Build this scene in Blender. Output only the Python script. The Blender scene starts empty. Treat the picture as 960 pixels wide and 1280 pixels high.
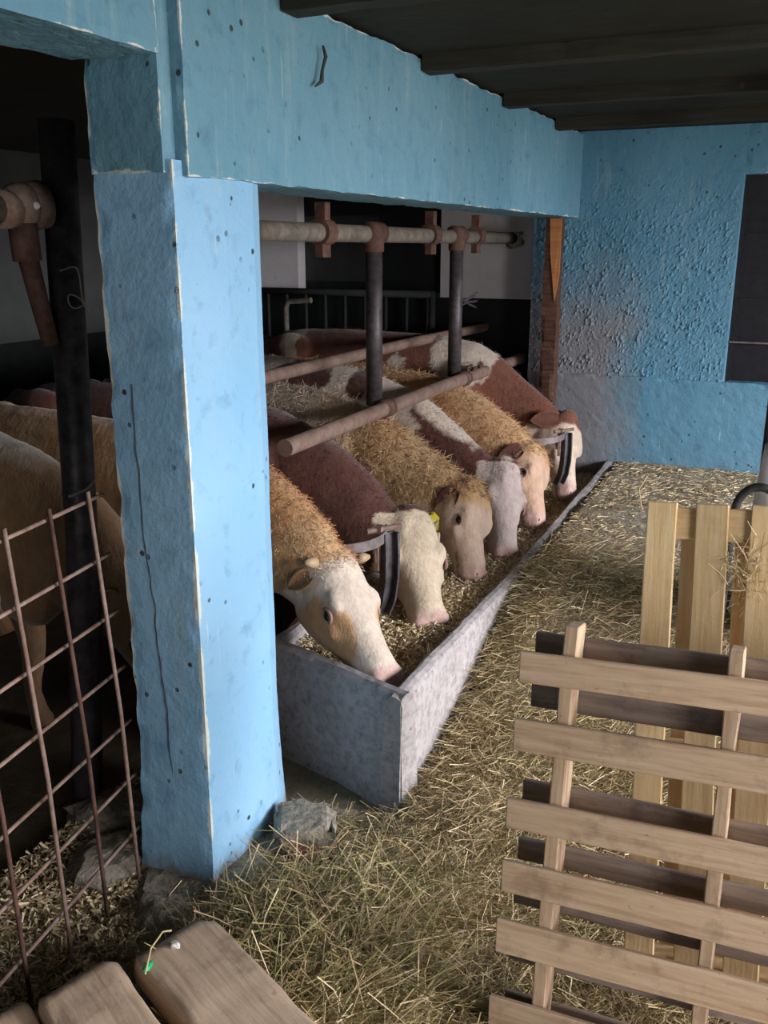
import bpy, math, random
import numpy as np
from mathutils import Vector, Matrix, noise
random.seed(7); RS = np.random.RandomState(11)
PI = math.pi
V = Vector
SC = bpy.context.scene
COL = SC.collection

# ------------------------------------------------------------------ camera, sky, lights, exposure
def make_camera():
    F = 1150.0
    rows = ((0.9088, -0.1164, 0.4009), (0.4172, 0.2535, -0.8727))   # overwritten below from the two horizontal directions
    def ray(x, y): return V(((x-480)/F, -(y-640)/F, -1.0))
    yv = ray(1028, 305).normalized()
    b = ray(28, 305)
    zv = yv.cross(b).normalized()
    if zv.y < 0: zv = -zv
    xv = yv.cross(zv)
    m = Matrix((xv, yv, zv)).to_4x4()
    m.translation = (0, 0, 1.6)
    cd = bpy.data.cameras.new('camera'); cd.sensor_fit = 'HORIZONTAL'; cd.sensor_width = 36
    cd.lens = F/960*36; cd.clip_start = 0.05; cd.clip_end = 100
    co = bpy.data.objects.new('camera', cd); co.matrix_world = m; COL.objects.link(co)
    SC.camera = co
make_camera()

world = bpy.data.worlds.new('sky'); SC.world = world; world.use_nodes = True
wn = world.node_tree.nodes; wn.clear()
wo = wn.new('ShaderNodeOutputWorld'); wb = wn.new('ShaderNodeBackground')
wb.inputs['Color'].default_value = (0.84, 0.92, 1.0, 1); wb.inputs['Strength'].default_value = 1.1
world.node_tree.links.new(wb.outputs[0], wo.inputs[0])

def area(name, loc, target, sx, sy, power, color):
    l = bpy.data.lights.new(name, 'AREA'); l.shape = 'RECTANGLE'; l.size = sx; l.size_y = sy
    l.energy = power; l.color = color
    o = bpy.data.objects.new(name, l); o.location = loc
    o.rotation_euler = (V(target)-V(loc)).to_track_quat('-Z', 'Y').to_euler()
    COL.objects.link(o); return o
# daylight through the big side doorway (right of the frame) and through the doorway behind the camera
area('doorway_daylight', (4.4, 2.8, 2.4), (-1.2, 3.0, 0.50), 3.2, 2.3, 1150, (0.97, 0.96, 1.0))
area('near_fill_light', (2.1, 0.2, 1.05), (-0.1, 1.5, 0.5), 1.2, 1.4, 76, (1.0, 0.96, 0.92))  # added fill with no doorway of its own, brightens the pallet fronts
area('rear_doorway_daylight', (0.5, -2.3, 1.2), (0.0, 2.5, 0.7), 1.6, 1.6, 7, (0.95, 0.97, 1.0))

SC.view_settings.view_transform = 'Standard'; SC.view_settings.look = 'None'
SC.view_settings.gamma = 1.0; SC.view_settings.use_curve_mapping = False
SC.view_settings.exposure = 0.0

# ------------------------------------------------------------------ materials
def srgb(r, g, b):
    f = lambda c: (c/255/12.92) if c/255 <= 0.04045 else ((c/255+0.055)/1.055)**2.4
    return (f(r), f(g), f(b), 1)

class NT:
    def __init__(s, name):
        s.m = bpy.data.materials.new(name); s.m.use_nodes = True
        s.n = s.m.node_tree.nodes; s.l = s.m.node_tree.links
        s.b = s.n['Principled BSDF']; s.b.inputs['Roughness'].default_value = 0.8
        s.tc = s.n.new('ShaderNodeTexCoord')
        s.b.inputs['Specular IOR Level'].default_value = 0.3
    def mapping(s, scale=(1, 1, 1), src='Object'):
        mp = s.n.new('ShaderNodeMapping'); mp.inputs['Scale'].default_value = scale
        s.l.new(s.tc.outputs[src], mp.inputs['Vector']); return mp.outputs[0]
    def noise(s, scale, detail=5, rough=0.6, vec=None, out='Fac'):
        t = s.n.new('ShaderNodeTexNoise'); t.inputs['Scale'].default_value = scale
        t.inputs['Detail'].default_value = detail; t.inputs['Roughness'].default_value = rough
        s.l.new(vec if vec is not None else s.tc.outputs['Object'], t.inputs['Vector']); return t.outputs[out]
    def vor(s, scale, vec=None, feat='F1'):
        t = s.n.new('ShaderNodeTexVoronoi'); t.inputs['Scale'].default_value = scale; t.feature = feat
        s.l.new(vec if vec is not None else s.tc.outputs['Object'], t.inputs['Vector']); return t.outputs['Distance']
    def ramp(s, fac, stops):
        r = s.n.new('ShaderNodeValToRGB'); e = r.color_ramp.elements
        while len(e) < len(stops): e.new(0.5)
        for i, (p, c) in enumerate(stops):
            e[i].position = p; e[i].color = c if len(c) == 4 else (*c, 1)
        s.l.new(fac, r.inputs[0]); return r.outputs[0]
    def mask(s, fac, a, b):
        mr = s.n.new('ShaderNodeMapRange'); mr.inputs[1].default_value = a; mr.inputs[2].default_value = b
        mr.clamp = True; s.l.new(fac, mr.inputs[0]); return mr.outputs[0]
    def mix(s, fac, a, b, mode='MIX'):
        m = s.n.new('ShaderNodeMix'); m.data_type = 'RGBA'; m.blend_type = mode
        for i, v in ((0, fac), (6, a), (7, b)):
            if isinstance(v, (int, float)): m.inputs[i].default_value = v
            elif isinstance(v, tuple): m.inputs[i].default_value = v if len(v) == 4 else (*v, 1)
            else: s.l.new(v, m.inputs[i])
        return m.outputs[2]
    def math(s, op, a, b):
        m = s.n.new('ShaderNodeMath'); m.operation = op
        for i, v in enumerate((a, b)):
            if isinstance(v, (int, float)): m.inputs[i].default_value = v
            else: s.l.new(v, m.inputs[i])
        return m.outputs[0]
    def attr(s, name, out='Color'):
        a = s.n.new('ShaderNodeAttribute'); a.attribute_name = name; return a.outputs[out]
    def axis(s, i, src='Object'):
        x = s.n.new('ShaderNodeSeparateXYZ'); s.l.new(s.tc.outputs[src], x.inputs[0]); return x.outputs[i]
    def color(s, c):
        if isinstance(c, tuple): s.b.inputs['Base Color'].default_value = c if len(c) == 4 else (*c, 1)
        else: s.l.new(c, s.b.inputs['Base Color'])
    def bump(s, h, strength=0.5, dist=0.01):
        b = s.n.new('ShaderNodeBump'); b.inputs['Strength'].default_value = strength
        b.inputs['Distance'].default_value = dist; s.l.new(h, b.inputs['Height'])
        prev = s.b.inputs['Normal']
        if prev.links: s.l.new(prev.links[0].from_socket, b.inputs['Normal'])
        s.l.new(b.outputs[0], prev)
    def rough(s, r, metal=0.0):
        if isinstance(r, (int, float)): s.b.inputs['Roughness'].default_value = r
        else: s.l.new(r, s.b.inputs['Roughness'])
        s.b.inputs['Metallic'].default_value = metal

M = {}
def blue_mat(name, base, dirt_wall=False):
    t = NT(name)
    big = t.noise(2.2, 4, .6); med = t.noise(14, 5, .65); fine = t.noise(90, 3, .6)
    c = t.mix(t.mask(big, .35, .7), base, (base[0]*1.18+.01, base[1]*1.1, base[2]*1.06, 1))
    c = t.mix(t.mask(med, .55, .8), c, (base[0]*.62, base[1]*.68, base[2]*.72, 1))
    scr = t.noise(9, 3, .5, t.mapping((9, 9, .55)))
    c = t.mix(t.math('MULTIPLY', t.mask(scr, .70, .74), .55), c, (.50, .58, .60, 1))
    streak = t.noise(6, 5, .7, t.mapping((3, 3, .35)))
    c = t.mix(t.math('MULTIPLY', t.mask(streak, .57, .7), .35), c, (.34, .42, .42, 1))
    # specks of dirt and small chips in the paint
    sp = t.mask(t.vor(19, None), .15, .10)
    sp = t.math('MULTIPLY', sp, t.mask(t.noise(6, 3), .47, .60))
    c = t.mix(sp, c, (.035, .05, .055, 1))
    ch = t.mask(t.noise(30, 6, .75), .70, .74)
    c = t.mix(t.math('MULTIPLY', ch, .6), c, (.30, .33, .32, 1))
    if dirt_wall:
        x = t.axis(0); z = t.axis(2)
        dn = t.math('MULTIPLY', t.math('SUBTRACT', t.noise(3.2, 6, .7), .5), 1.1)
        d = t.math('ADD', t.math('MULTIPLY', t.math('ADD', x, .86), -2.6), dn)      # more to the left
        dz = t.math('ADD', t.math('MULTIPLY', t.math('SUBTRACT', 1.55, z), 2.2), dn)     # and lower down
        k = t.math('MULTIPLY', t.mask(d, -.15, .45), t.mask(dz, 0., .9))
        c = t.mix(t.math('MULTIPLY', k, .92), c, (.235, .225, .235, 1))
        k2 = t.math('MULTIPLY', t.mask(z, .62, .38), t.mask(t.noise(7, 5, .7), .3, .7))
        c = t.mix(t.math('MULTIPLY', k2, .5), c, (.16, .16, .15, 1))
    w = t.attr('wear', 'Fac')
    wk = t.mask(t.math('ADD', w, t.math('MULTIPLY', t.math('SUBTRACT', t.noise(26, 5, .7), .5), .9)), .55, .68)
    c = t.mix(wk, c, (.56, .60, .58, 1))
    g = t.attr('grime', 'Fac')
    gk = t.mask(t.math('ADD', g, t.math('MULTIPLY', t.math('SUBTRACT', t.noise(16, 6, .7), .5), 1.2)), .4, .75)
    c = t.mix(gk, c, (.24, .225, .20, 1))
    t.color(c)
    t.bump(med, .35, .02); t.bump(fine, .25, .006)
    t.bump(t.math('MULTIPLY', sp, -1.0), .5, .01)
    t.rough(.62)
    M[name] = t.m
blue_mat('blue_paint', srgb(128, 174, 207))
blue_mat('blue_beam', srgb(94, 140, 160))
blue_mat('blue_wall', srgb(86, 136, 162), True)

t = NT('concrete'); a = t.noise(3, 6, .65); b = t.noise(40, 6, .7)
c = t.ramp(a, [(.3, (.30, .27, .265)), (.7, (.46, .42, .42))]); c = t.mix(t.mask(b, .45, .75), c, (.17, .155, .14, 1))
t.color(t.mix(t.math('MULTIPLY', t.mask(t.vor(25), .13, .07), t.mask(t.noise(4, 2), .5, .6)), c, (.06, .05, .045, 1)))
t.bump(a, .4, .02); t.bump(b, .45, .008); t.rough(.85); M['concrete'] = t.m

t = NT('rubble'); a = t.noise(9, 6, .7); b = t.noise(50, 5, .7)
t.color(t.mix(t.mask(b, .4, .7), t.ramp(a, [(.3, (.26, .22, .17)), (.7, (.42, .37, .31))]), (.15, .13, .1, 1)))
t.bump(a, .6, .03); t.bump(b, .6, .01); t.rough(.95); M['rubble'] = t.m

t = NT('brick_red'); a = t.noise(30, 6, .7)
t.color(t.ramp(a, [(.3, (.16, .05, .03)), (.7, (.30, .15, .11))])); t.bump(a, .6, .01); M['brick_red'] = t.m

t = NT('ground'); a = t.noise(5, 6, .7); b = t.noise(60, 5, .75, t.mapping((1, .6, 1)))
c = t.ramp(a, [(.3, (.15, .12, .07)), (.55, (.24, .195, .12)), (.75, (.34, .29, .21))])
c = t.mix(t.attr('bare', 'Fac'), c, t.ramp(a, [(.3, (.30, .265, .22)), (.7, (.44, .39, .34))]))
c = t.mix(t.mask(b, .5, .8), c, (.07, .06, .035, 1))
t.color(c); t.bump(b, .7, .012); t.rough(.95); M['ground'] = t.m

t = NT('barn_floor'); a = t.noise(6, 6, .7); t.color(t.ramp(a, [(.3, (.05, .038, .025)), (.7, (.12, .09, .06))]))
t.bump(a, .6, .03); M['barn_floor'] = t.m

t = NT('feed'); a = t.noise(45, 6, .8); b = t.vor(120)
t.color(t.ramp(a, [(.3, (.38, .27, .18)), (.55, (.62, .47, .34)), (.75, (.80, .66, .54))])); t.bump(b, .8, .01); t.rough(.95); M['feed'] = t.m

t = NT('hay'); t.color(t.attr('Col')); t.rough(.7); M['hay'] = t.m

def wood(name, cols, dirt=(.12, .08, .05), amount=.5, seed_scale=1.0):
    t = NT(name)
    oi = t.n.new('ShaderNodeObjectInfo')
    v = t.n.new('ShaderNodeVectorMath'); v.operation = 'ADD'
    cmb = t.n.new('ShaderNodeCombineXYZ')
    for i in range(3): t.l.new(t.math('MULTIPLY', oi.outputs['Random'], 17.0+i*5), cmb.inputs[i])
    t.l.new(t.tc.outputs['Object'], v.inputs[0]); t.l.new(cmb.outputs[0], v.inputs[1])
    mp = t.n.new('ShaderNodeMapping'); mp.inputs['Scale'].default_value = (2.0, 28, 28)
    t.l.new(v.outputs[0], mp.inputs['Vector'])
    g = t.noise(2.5, 7, .65, mp.outputs[0]); n2 = t.noise(9, 5, .7, v.outputs[0]); n3 = t.noise(60, 4, .7, v.outputs[0])
    c = t.ramp(g, [(.3, cols[0]), (.5, cols[1]), (.72, cols[2])])
    hsv = t.n.new('ShaderNodeHueSaturation'); t.l.new(c, hsv.inputs['Color'])
    t.l.new(t.math('ADD', t.math('MULTIPLY', oi.outputs['Random'], .3), .84), hsv.inputs['Value'])
    c = hsv.outputs[0]
    c = t.mix(t.math('MULTIPLY', t.mask(n2, .54, .72), amount), c, (*dirt, 1))
    c = t.mix(t.math('MULTIPLY', t.mask(n3, .66, .74), amount), c, (.05, .035, .02, 1))
    kn = t.mask(t.vor(7, v.outputs[0]), .085, .05)
    c = t.mix(t.math('MULTIPLY', kn, .75), c, (.09, .05, .03, 1))
    t.color(c); t.bump(g, .35, .004); t.bump(n2, .3, .006); t.rough(.75)
    M[name] = t.m
wood('pallet_wood', [(.40, .26, .165), (.53, .38, .26), (.64, .49, .35)], (.24, .16, .11), .7)
wood('pallet_wood_yellow', [(.58, .39, .19), (.70, .50, .27), (.78, .60, .37)], (.28, .18, .09), .3)
wood('grey_wood', [(.15, .115, .095), (.24, .185, .155), (.34, .27, .23)], (.06, .045, .035), .6)
wood('worn_plank_wood', [(.42, .29, .20), (.56, .41, .29), (.66, .51, .38)], (.22, .15, .10), .6)
wood('post_wood', [(.035, .02, .014), (.085, .04, .026), (.16, .075, .045)], (.05, .03, .02), .7)
wood('orange_wood', [(.30, .11, .04), (.38, .15, .05), (.42, .2, .08)], (.2, .08, .03), .2)
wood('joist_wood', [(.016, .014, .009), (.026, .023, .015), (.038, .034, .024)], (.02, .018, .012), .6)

def metal(name, c1, c2, rough=.6, met=.35, sc=20):
    t = NT(name); a = t.noise(sc, 6, .7)
    t.color(t.ramp(a, [(.35, c1), (.65, c2)])); t.bump(a, .4, .004); t.rough(rough, met); M[name] = t.m
metal('rusty_pipe', (.15, .095, .075), (.25, .17, .135), .7, .1)
metal('dusty_pipe', (.10, .085, .07), (.20, .17, .14), .8, .0)
metal('dark_post', (.035, .03, .032), (.10, .085, .09), .45, .3)
metal('rust', (.06, .03, .024), (.14, .075, .055), .8, .1)
metal('rust_light', (.17, .10, .075), (.33, .24, .20), .75, .1)
metal('yoke_steel', (.05, .045, .05), (.13, .115, .125), .45, .5)
metal('yoke_worn', (.12, .10, .10), (.26, .22, .22), .6, .3)
metal('black_paint', (.006, .008, .009), (.016, .02, .02), .55, .0)
metal('black_rubber', (.02, .02, .022), (.07, .065, .065), .5, .0)
metal('shutter', (.006, .006, .010), (.014, .013, .018), .55, .0)

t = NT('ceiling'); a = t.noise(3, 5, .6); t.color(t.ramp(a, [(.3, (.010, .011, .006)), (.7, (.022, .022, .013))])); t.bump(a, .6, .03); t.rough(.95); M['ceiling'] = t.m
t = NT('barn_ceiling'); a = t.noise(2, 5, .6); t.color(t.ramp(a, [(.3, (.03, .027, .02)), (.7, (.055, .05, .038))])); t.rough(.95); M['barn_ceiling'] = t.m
t = NT('white_wall'); a = t.noise(2.5, 6, .7); b = t.noise(25, 5, .7)
c = t.ramp(a, [(.3, (.72, .67, .70)), (.7, (.88, .83, .86))]); c = t.mix(t.math('MULTIPLY', t.mask(b, .62, .72), .5), c, (.22, .18, .17, 1))
t.color(c); t.bump(b, .2, .01); M['white_wall'] = t.m
t = NT('grey_plaster'); a = t.noise(3, 5, .6); t.color(t.ramp(a, [(.3, (.075, .08, .075)), (.7, (.11, .115, .11))])); M['grey_plaster'] = t.m
t = NT('black_wainscot'); a = t.noise(5, 5, .6); t.color(t.ramp(a, [(.3, (.008, .010, .010)), (.7, (.018, .022, .021))])); t.rough(.6); M['black_wainscot'] = t.m
t = NT('dark_boards'); a = t.noise(5, 5, .6); t.color(t.ramp(a, [(.3, (.025, .03, .028)), (.7, (.05, .052, .048))])); t.rough(.8); M['dark_boards'] = t.m

t = NT('coat'); col = t.attr('Col'); f = t.noise(70, 4, .7, t.mapping((1, 1, .45))); f2 = t.noise(20, 4, .6)
c = t.mix(t.mask(f, .35, .7), t.mix(.22, col, (.03, .015, .01, 1)), col)
c = t.mix(t.math('MULTIPLY', t.mask(f2, .5, .75), .18), c, (.20, .13, .08, 1))
t.color(c); t.bump(f, .5, .008); t.bump(f2, .4, .012); t.rough(.75)
t.b.inputs['Sheen Weight'].default_value = .25; t.b.inputs['Sheen Roughness'].default_value = .5; M['coat'] = t.m
t = NT('fur_strand'); t.color(t.attr('Col')); t.rough(.65); M['fur_strand'] = t.m
def plain(name, c, rough=.5, spec=.3):
    t = NT(name); a = t.noise(30, 4, .6)
    t.color(t.mix(t.mask(a, .3, .7), tuple(x*.8 for x in c[:3])+(1,), tuple(c[:3])+(1,))); t.rough(rough); t.b.inputs['Specular IOR Level'].default_value = spec; M[name] = t.m
plain('eye', (.012, .008, .006), .12, .6)
plain('nostril', (.05, .02, .02), .5)
plain('eyelid', (.30, .19, .15), .6)
plain('horn', (.46, .33, .20), .5)
plain('tag_yellow', (.80, .66, .06), .45)
plain('twine', (.35, .33, .26), .8)
plain('white_sack', (.80, .78, .80), .6)
plain('green_plastic', (.03, .55, .22), .4)
plain('white_chip', (.80, .78, .74), .6)
plain('steel_bright', (.75, .75, .78), .3)
plain('straw', (.55, .45, .26), .7)

# ------------------------------------------------------------------ mesh helpers
def obj(name, verts, faces, mat, parent=None, smooth=False, loc=None, rot=None):
    me = bpy.data.meshes.new(name); me.from_pydata([tuple(v) for v in verts], [], faces); me.update()
    if smooth:
        me.polygons.foreach_set('use_smooth', [True]*len(me.polygons))
    if mat: me.materials.append(M[mat])
    o = bpy.data.objects.new(name, me); COL.objects.link(o)
    if parent: o.parent = parent
    if loc is not None: o.location = loc
    if rot is not None: o.rotation_euler = rot
    return o
def tag(o, label=None, cat=None, group=None, kind=None):
    if label: o['label'] = label
    if cat: o['category'] = cat
    if group: o['group'] = group
    if kind: o['kind'] = kind
    return o
def empty(name, loc=(0, 0, 0), label=None, cat=None, group=None, rot=(0, 0, 0)):
    o = bpy.data.objects.new(name, None); COL.objects.link(o); o.location = loc; o.rotation_euler = rot
    o.empty_display_size = .1
    return tag(o, label, cat, group)
class MB:
    def __init__(s): s.v = []; s.f = []
    def add(s, vs, fs):
        k = len(s.v); s.v += [V(v) for v in vs]; s.f += [[i+k for i in f] for f in fs]; return s
    def box(s, lo, hi):
        x0, y0, z0 = lo; x1, y1, z1 = hi
        return s.add([(x0,y0,z0),(x1,y0,z0),(x1,y1,z0),(x0,y1,z0),(x0,y0,z1),(x1,y0,z1),(x1,y1,z1),(x0,y1,z1)],
                     [(0,3,2,1),(4,5,6,7),(0,1,5,4),(1,2,6,5),(2,3,7,6),(3,0,4,7)])
    def tube(s, pts, rad, n=10, cap=True, flat=1.0, upv=None):
        pts = [V(p) for p in pts]; rads = rad if isinstance(rad, (list, tuple)) else [rad]*len(pts)
        vs = []; prev = None
        for i, p in enumerate(pts):
            d = (pts[min(i+1, len(pts)-1)]-pts[max(i-1, 0)]).normalized()
            if upv is not None: u = V(upv)
            elif prev is None: u = V((0, 0, 1)) if abs(d.z) < .9 else V((1, 0, 0))
            else: u = prev
            a = d.cross(u).normalized(); b = a.cross(d).normalized(); prev = b
            for k in range(n):
                w = 2*PI*k/n; vs.append(p + a*math.cos(w)*rads[i] + b*math.sin(w)*rads[i]*flat)
        fs = [(i*n+k, i*n+(k+1) % n, (i+1)*n+(k+1) % n, (i+1)*n+k) for i in range(len(pts)-1) for k in range(n)]
        if cap: fs += [list(range(n))[::-1], [(len(pts)-1)*n+k for k in range(n)]]
        return s.add(vs, fs)
    def ball(s, c, r, ax=None, nu=12, nv=8):
        """ellipsoid; r a triple of radii along the three axes ax"""
        c = V(c); ax = ax or (V((1,0,0)), V((0,1,0)), V((0,0,1)))
        vs = [c+ax[2]*r[2]]
        for i in range(1, nv):
            th = PI*i/nv
            for k in range(nu):
                ph = 2*PI*k/nu
                vs.append(c + ax[0]*r[0]*math.sin(th)*math.cos(ph) + ax[1]*r[1]*math.sin(th)*math.sin(ph) + ax[2]*r[2]*math.cos(th))
        vs.append(c-ax[2]*r[2]); L = len(vs)-1
        fs = [(0, 1+k, 1+(k+1) % nu) for k in range(nu)]
        for i in range(nv-2):
            for k in range(nu): fs.append((1+i*nu+k, 1+(i+1)*nu+k, 1+(i+1)*nu+(k+1) % nu, 1+i*nu+(k+1) % nu))
        fs += [(L, 1+(nv-2)*nu+(k+1) % nu, 1+(nv-2)*nu+k) for k in range(nu)]
        return s.add(vs, fs)
    def build(s, name, mat, parent=None, smooth=False): return obj(name, s.v, s.f, mat, parent, smooth)

def bevel(o, w=.004, seg=1):
    m = o.modifiers.new('bevel', 'BEVEL'); m.width = w; m.segments = seg; m.limit_method = 'ANGLE'; return o
def bake(o, keep_mat=True):
    dg = bpy.context.evaluated_depsgraph_get(); dg.update()
    me = bpy.data.meshes.new_from_object(o.evaluated_get(dg))
    old = o.data; o.modifiers.clear(); o.data = me; bpy.data.meshes.remove(old); return o
def fattr(me, name, vals):
    a = me.attributes.new(name, 'FLOAT', 'POINT'); a.data.foreach_set('value', np.asarray(vals, dtype=np.float32))
def cattr(me, vals):
    a = me.color_attributes.new('Col', 'FLOAT_COLOR', 'POINT')
    arr = np.ones((len(vals), 4), dtype=np.float32); arr[:, :3] = vals; a.data.foreach_set('color', arr.ravel())
def coords(me):
    a = np.empty(len(me.vertices)*3, dtype=np.float32); me.vertices.foreach_get('co', a); return a.reshape(-1, 3)
def nz(p, s, seed=0.0):
    return noise.noise(V((p[0]*s+seed, p[1]*s+seed*.7, p[2]*s-seed)))
def fbm(p, s, seed=0.0):
    return nz(p, s, seed)*.6 + nz(p, s*2.3, seed+9)*.28 + nz(p, s*5.1, seed+21)*.12

def extrude_grid(name, profile, z0, z1, mat, nz_=80, sub=.02, amp=.004, kind=None, scale_at=None, edges=(), rough_amp=.0):
    """Wall solid: closed xy profile swept up in z, resampled finely and roughened. edges: profile corners that chip."""
    pr = []
    n = len(profile); corner_idx = []
    for i in range(n):
        a = V(profile[i]); b = V(profile[(i+1) % n]); k = max(1, int((b-a).length/sub))
        corner_idx.append(len(pr))
        for j in range(k): pr.append(a.lerp(b, j/k))
    m = len(pr); vs = []; wear = []; grime = []
    zs = [z0+(z1-z0)*i/nz_ for i in range(nz_+1)]
    cx = sum(p.x for p in pr)/m; cy = sum(p.y for p in pr)/m
    for z in zs:
        sc = scale_at(z) if scale_at else 1.0
        for i, p in enumerate(pr):
            x = cx+(p.x-cx)*sc; y = cy+(p.y-cy)*sc
            q = (x, y, z)
            d = V((x-cx, y-cy)).normalized()
            de = min([(p-V(profile[e])).length for e in edges] or [9])
            chip = max(0, 1-de/.03)
            dd = fbm(q, 3)*amp + fbm(q, 30, 5)*amp*.25 - chip*max(0, .15+nz(q, 16, 3))*.009
            vs.append((x+d.x*dd, y+d.y*dd, z))
            wear.append(max(0, 1-de/.026)*(.74+.6*nz(q, 8, 7))); grime.append(max(0, 1-(z-z0)/.15)*1.15)
    fs = [(i*m+k, i*m+(k+1) % m, (i+1)*m+(k+1) % m, (i+1)*m+k) for i in range(nz_) for k in range(m)]
    fs += [list(range(m))[::-1], [nz_*m+k for k in range(m)]]
    o = obj(name, vs, fs, mat, smooth=False)
    fattr(o.data, 'wear', wear); fattr(o.data, 'grime', grime)
    if kind: o['kind'] = kind
    return o

def rough_slab(name, lo, hi, mat, step=.03, amp=.005, parent=None, chip=.015, wear=True, wear_w=.022):
    """box whose six faces are finely gridded, edges chipped"""
    lo = V(lo); hi = V(hi); d = hi-lo
    idx = {}; vs = []; fs = []
    N = [max(1, min(260, int(round(d[i]/step)))) for i in range(3)]
    def vid(i, j, k):
        key = (i, j, k)
        if key not in idx:
            idx[key] = len(vs); vs.append(V((lo.x+d.x*i/N[0], lo.y+d.y*j/N[1], lo.z+d.z*k/N[2])))
        return idx[key]
    for ax in range(3):
        a, b = [(1, 2), (2, 0), (0, 1)][ax]
        for side in (0, N[ax]):
            for i in range(N[a]):
                for j in range(N[b]):
                    q = []
                    for (u, w) in ((i, j), (i+1, j), (i+1, j+1), (i, j+1)):
                        t = [0, 0, 0]; t[ax] = side; t[a] = u; t[b] = w; q.append(vid(*t))
                    fs.append(q if side else q[::-1])
    c = (lo+hi)/2; wr = []; out = []
    for v in vs:
        e = sorted([min(v[i]-lo[i], hi[i]-v[i]) for i in range(3)])
        de = e[1]
        w = max(0, 1-de/wear_w)
        n = V([(-1 if v[i]-lo[i] < 1e-5 else (1 if hi[i]-v[i] < 1e-5 else 0)) for i in range(3)])
        if n.length > 0: n.normalize()
        k = fbm(v, 5)*amp + fbm(v, 28, 4)*amp*.5 - (chip*max(0, .3+nz(v, 15, 2)*1.3) if w > .3 else 0)
        out.append(v+n*k); wr.append(w*(.6+.55*nz(v, 9, 6)))
    o = obj(name, out, fs, mat, parent)
    if wear: fattr(o.data, 'wear', wr); fattr(o.data, 'grime', [0]*len(wr))
    return o

# ------------------------------------------------------------------ setting: floors, walls, ceiling
RAMP_Y = [-9, 2.05, 2.37, 2.66, 3.0, 3.25, 3.5, 9.0]; RAMP_Z = [0, 0, .05, .13, .28, .355, .378, .56]
def ground_z(x, y):
    z = np.interp(y, RAMP_Y, RAMP_Z)
    k = np.clip((x+.95)/.03, 0, 1); return z*k
def build_ground():
    xs = np.concatenate([np.arange(-1.6, .9, .025), np.arange(.9, 6.1, .4)]); ys = np.concatenate([np.arange(-3, .9, .2), np.arange(.9, 5.3, .025)])
    vs = []; bare = []
    for y in ys:
        for x in xs:
            z = float(ground_z(x, y)); p = (x, y, 0)
            z += (fbm(p, 3)*.02+fbm(p, 11, 3)*.008) if y > .8 else 0
            if x > -.9: z += .03*math.exp(-((y-3.0)/.5)**2)*math.exp(-((x+.85)/.2)**2)
            vs.append((x, y, z))
            b = min(1, max(0, (y-3.3)/.8))*min(1, max(0, .55+fbm(p, 3.1, 8)*1.2))
            if y < 2.1 and x < -1.0: b = max(b, .5+fbm(p, 5, 4))
            bare.append(min(1, max(0, b)))
    nx = len(xs)
    fs = [(j*nx+i, j*nx+i+1, (j+1)*nx+i+1, (j+1)*nx+i) for j in range(len(ys)-1) for i in range(nx-1)]
    o = obj('floor', vs, fs, 'ground', smooth=True); o['kind'] = 'structure'; fattr(o.data, 'bare', bare)
build_ground()
o = MB().box((-7.5, -3, -.1), (-1.58, 6.2, -.005)).build('floor_barn', 'barn_floor'); o['kind'] = 'structure'

# blue pillar: flat front, side face that turns round at the far end, flared foot
prof = [(-1.425, 1.63), (-1.22, 1.63), (-1.212, 1.80), (-1.220, 1.93), (-1.245, 1.995), (-1.29, 2.03), (-1.425, 2.04)]
pil = extrude_grid('wall_pillar', prof, -.02, 1.765, 'blue_paint', 170, .011, .004, 'structure',
                   lambda z: 1.0+.10*max(0, 1-z/.5)**2+.02*(1-z/1.76), edges=(0, 1))
def s(o): o['kind'] = 'structure'; return o
s(rough_slab('wall_pillar_head', (-1.422, 1.622, 1.74), (-1.235, 1.90, 2.17), 'blue_beam', .015, .004, chip=.006))
s(rough_slab('wall_beam', (-1.43, 1.665, 1.735), (-1.205, 5.16, 2.155), 'blue_beam', .016, .006, chip=.006, wear_w=.014))
s(rough_slab('wall_near_beam', (-1.43, -1.0, 1.955), (-1.212, 1.598, 2.17), 'blue_beam', .016, .005, chip=.006, wear_w=.012))

# crack running down the front face of the pillar
cr = []; cx_ = [(.045, 1.30), (.050, 1.10), (.047, .98), (.056, .86), (.066, .78), (.064, .70), (.070, .60), (.082, .50), (.079, .40), (.088, .30)]
for i in range(len(cx_)-1):
    for k in range(4):
        q = k/4; cr.append((-1.425+.015+cx_[i][0]*(1-q)+cx_[i+1][0]*q+RS.normal(0, .0018), 1.6275-.004*max(0, 1-cx_[i][1]), cx_[i][1]*(1-q)+cx_[i+1][1]*q))
s(MB().tube(cr, [.0012+.0009*abs(math.sin(i*1.7)) for i in range(len(cr))], 5).build('trim_2', 'black_rubber'))
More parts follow.
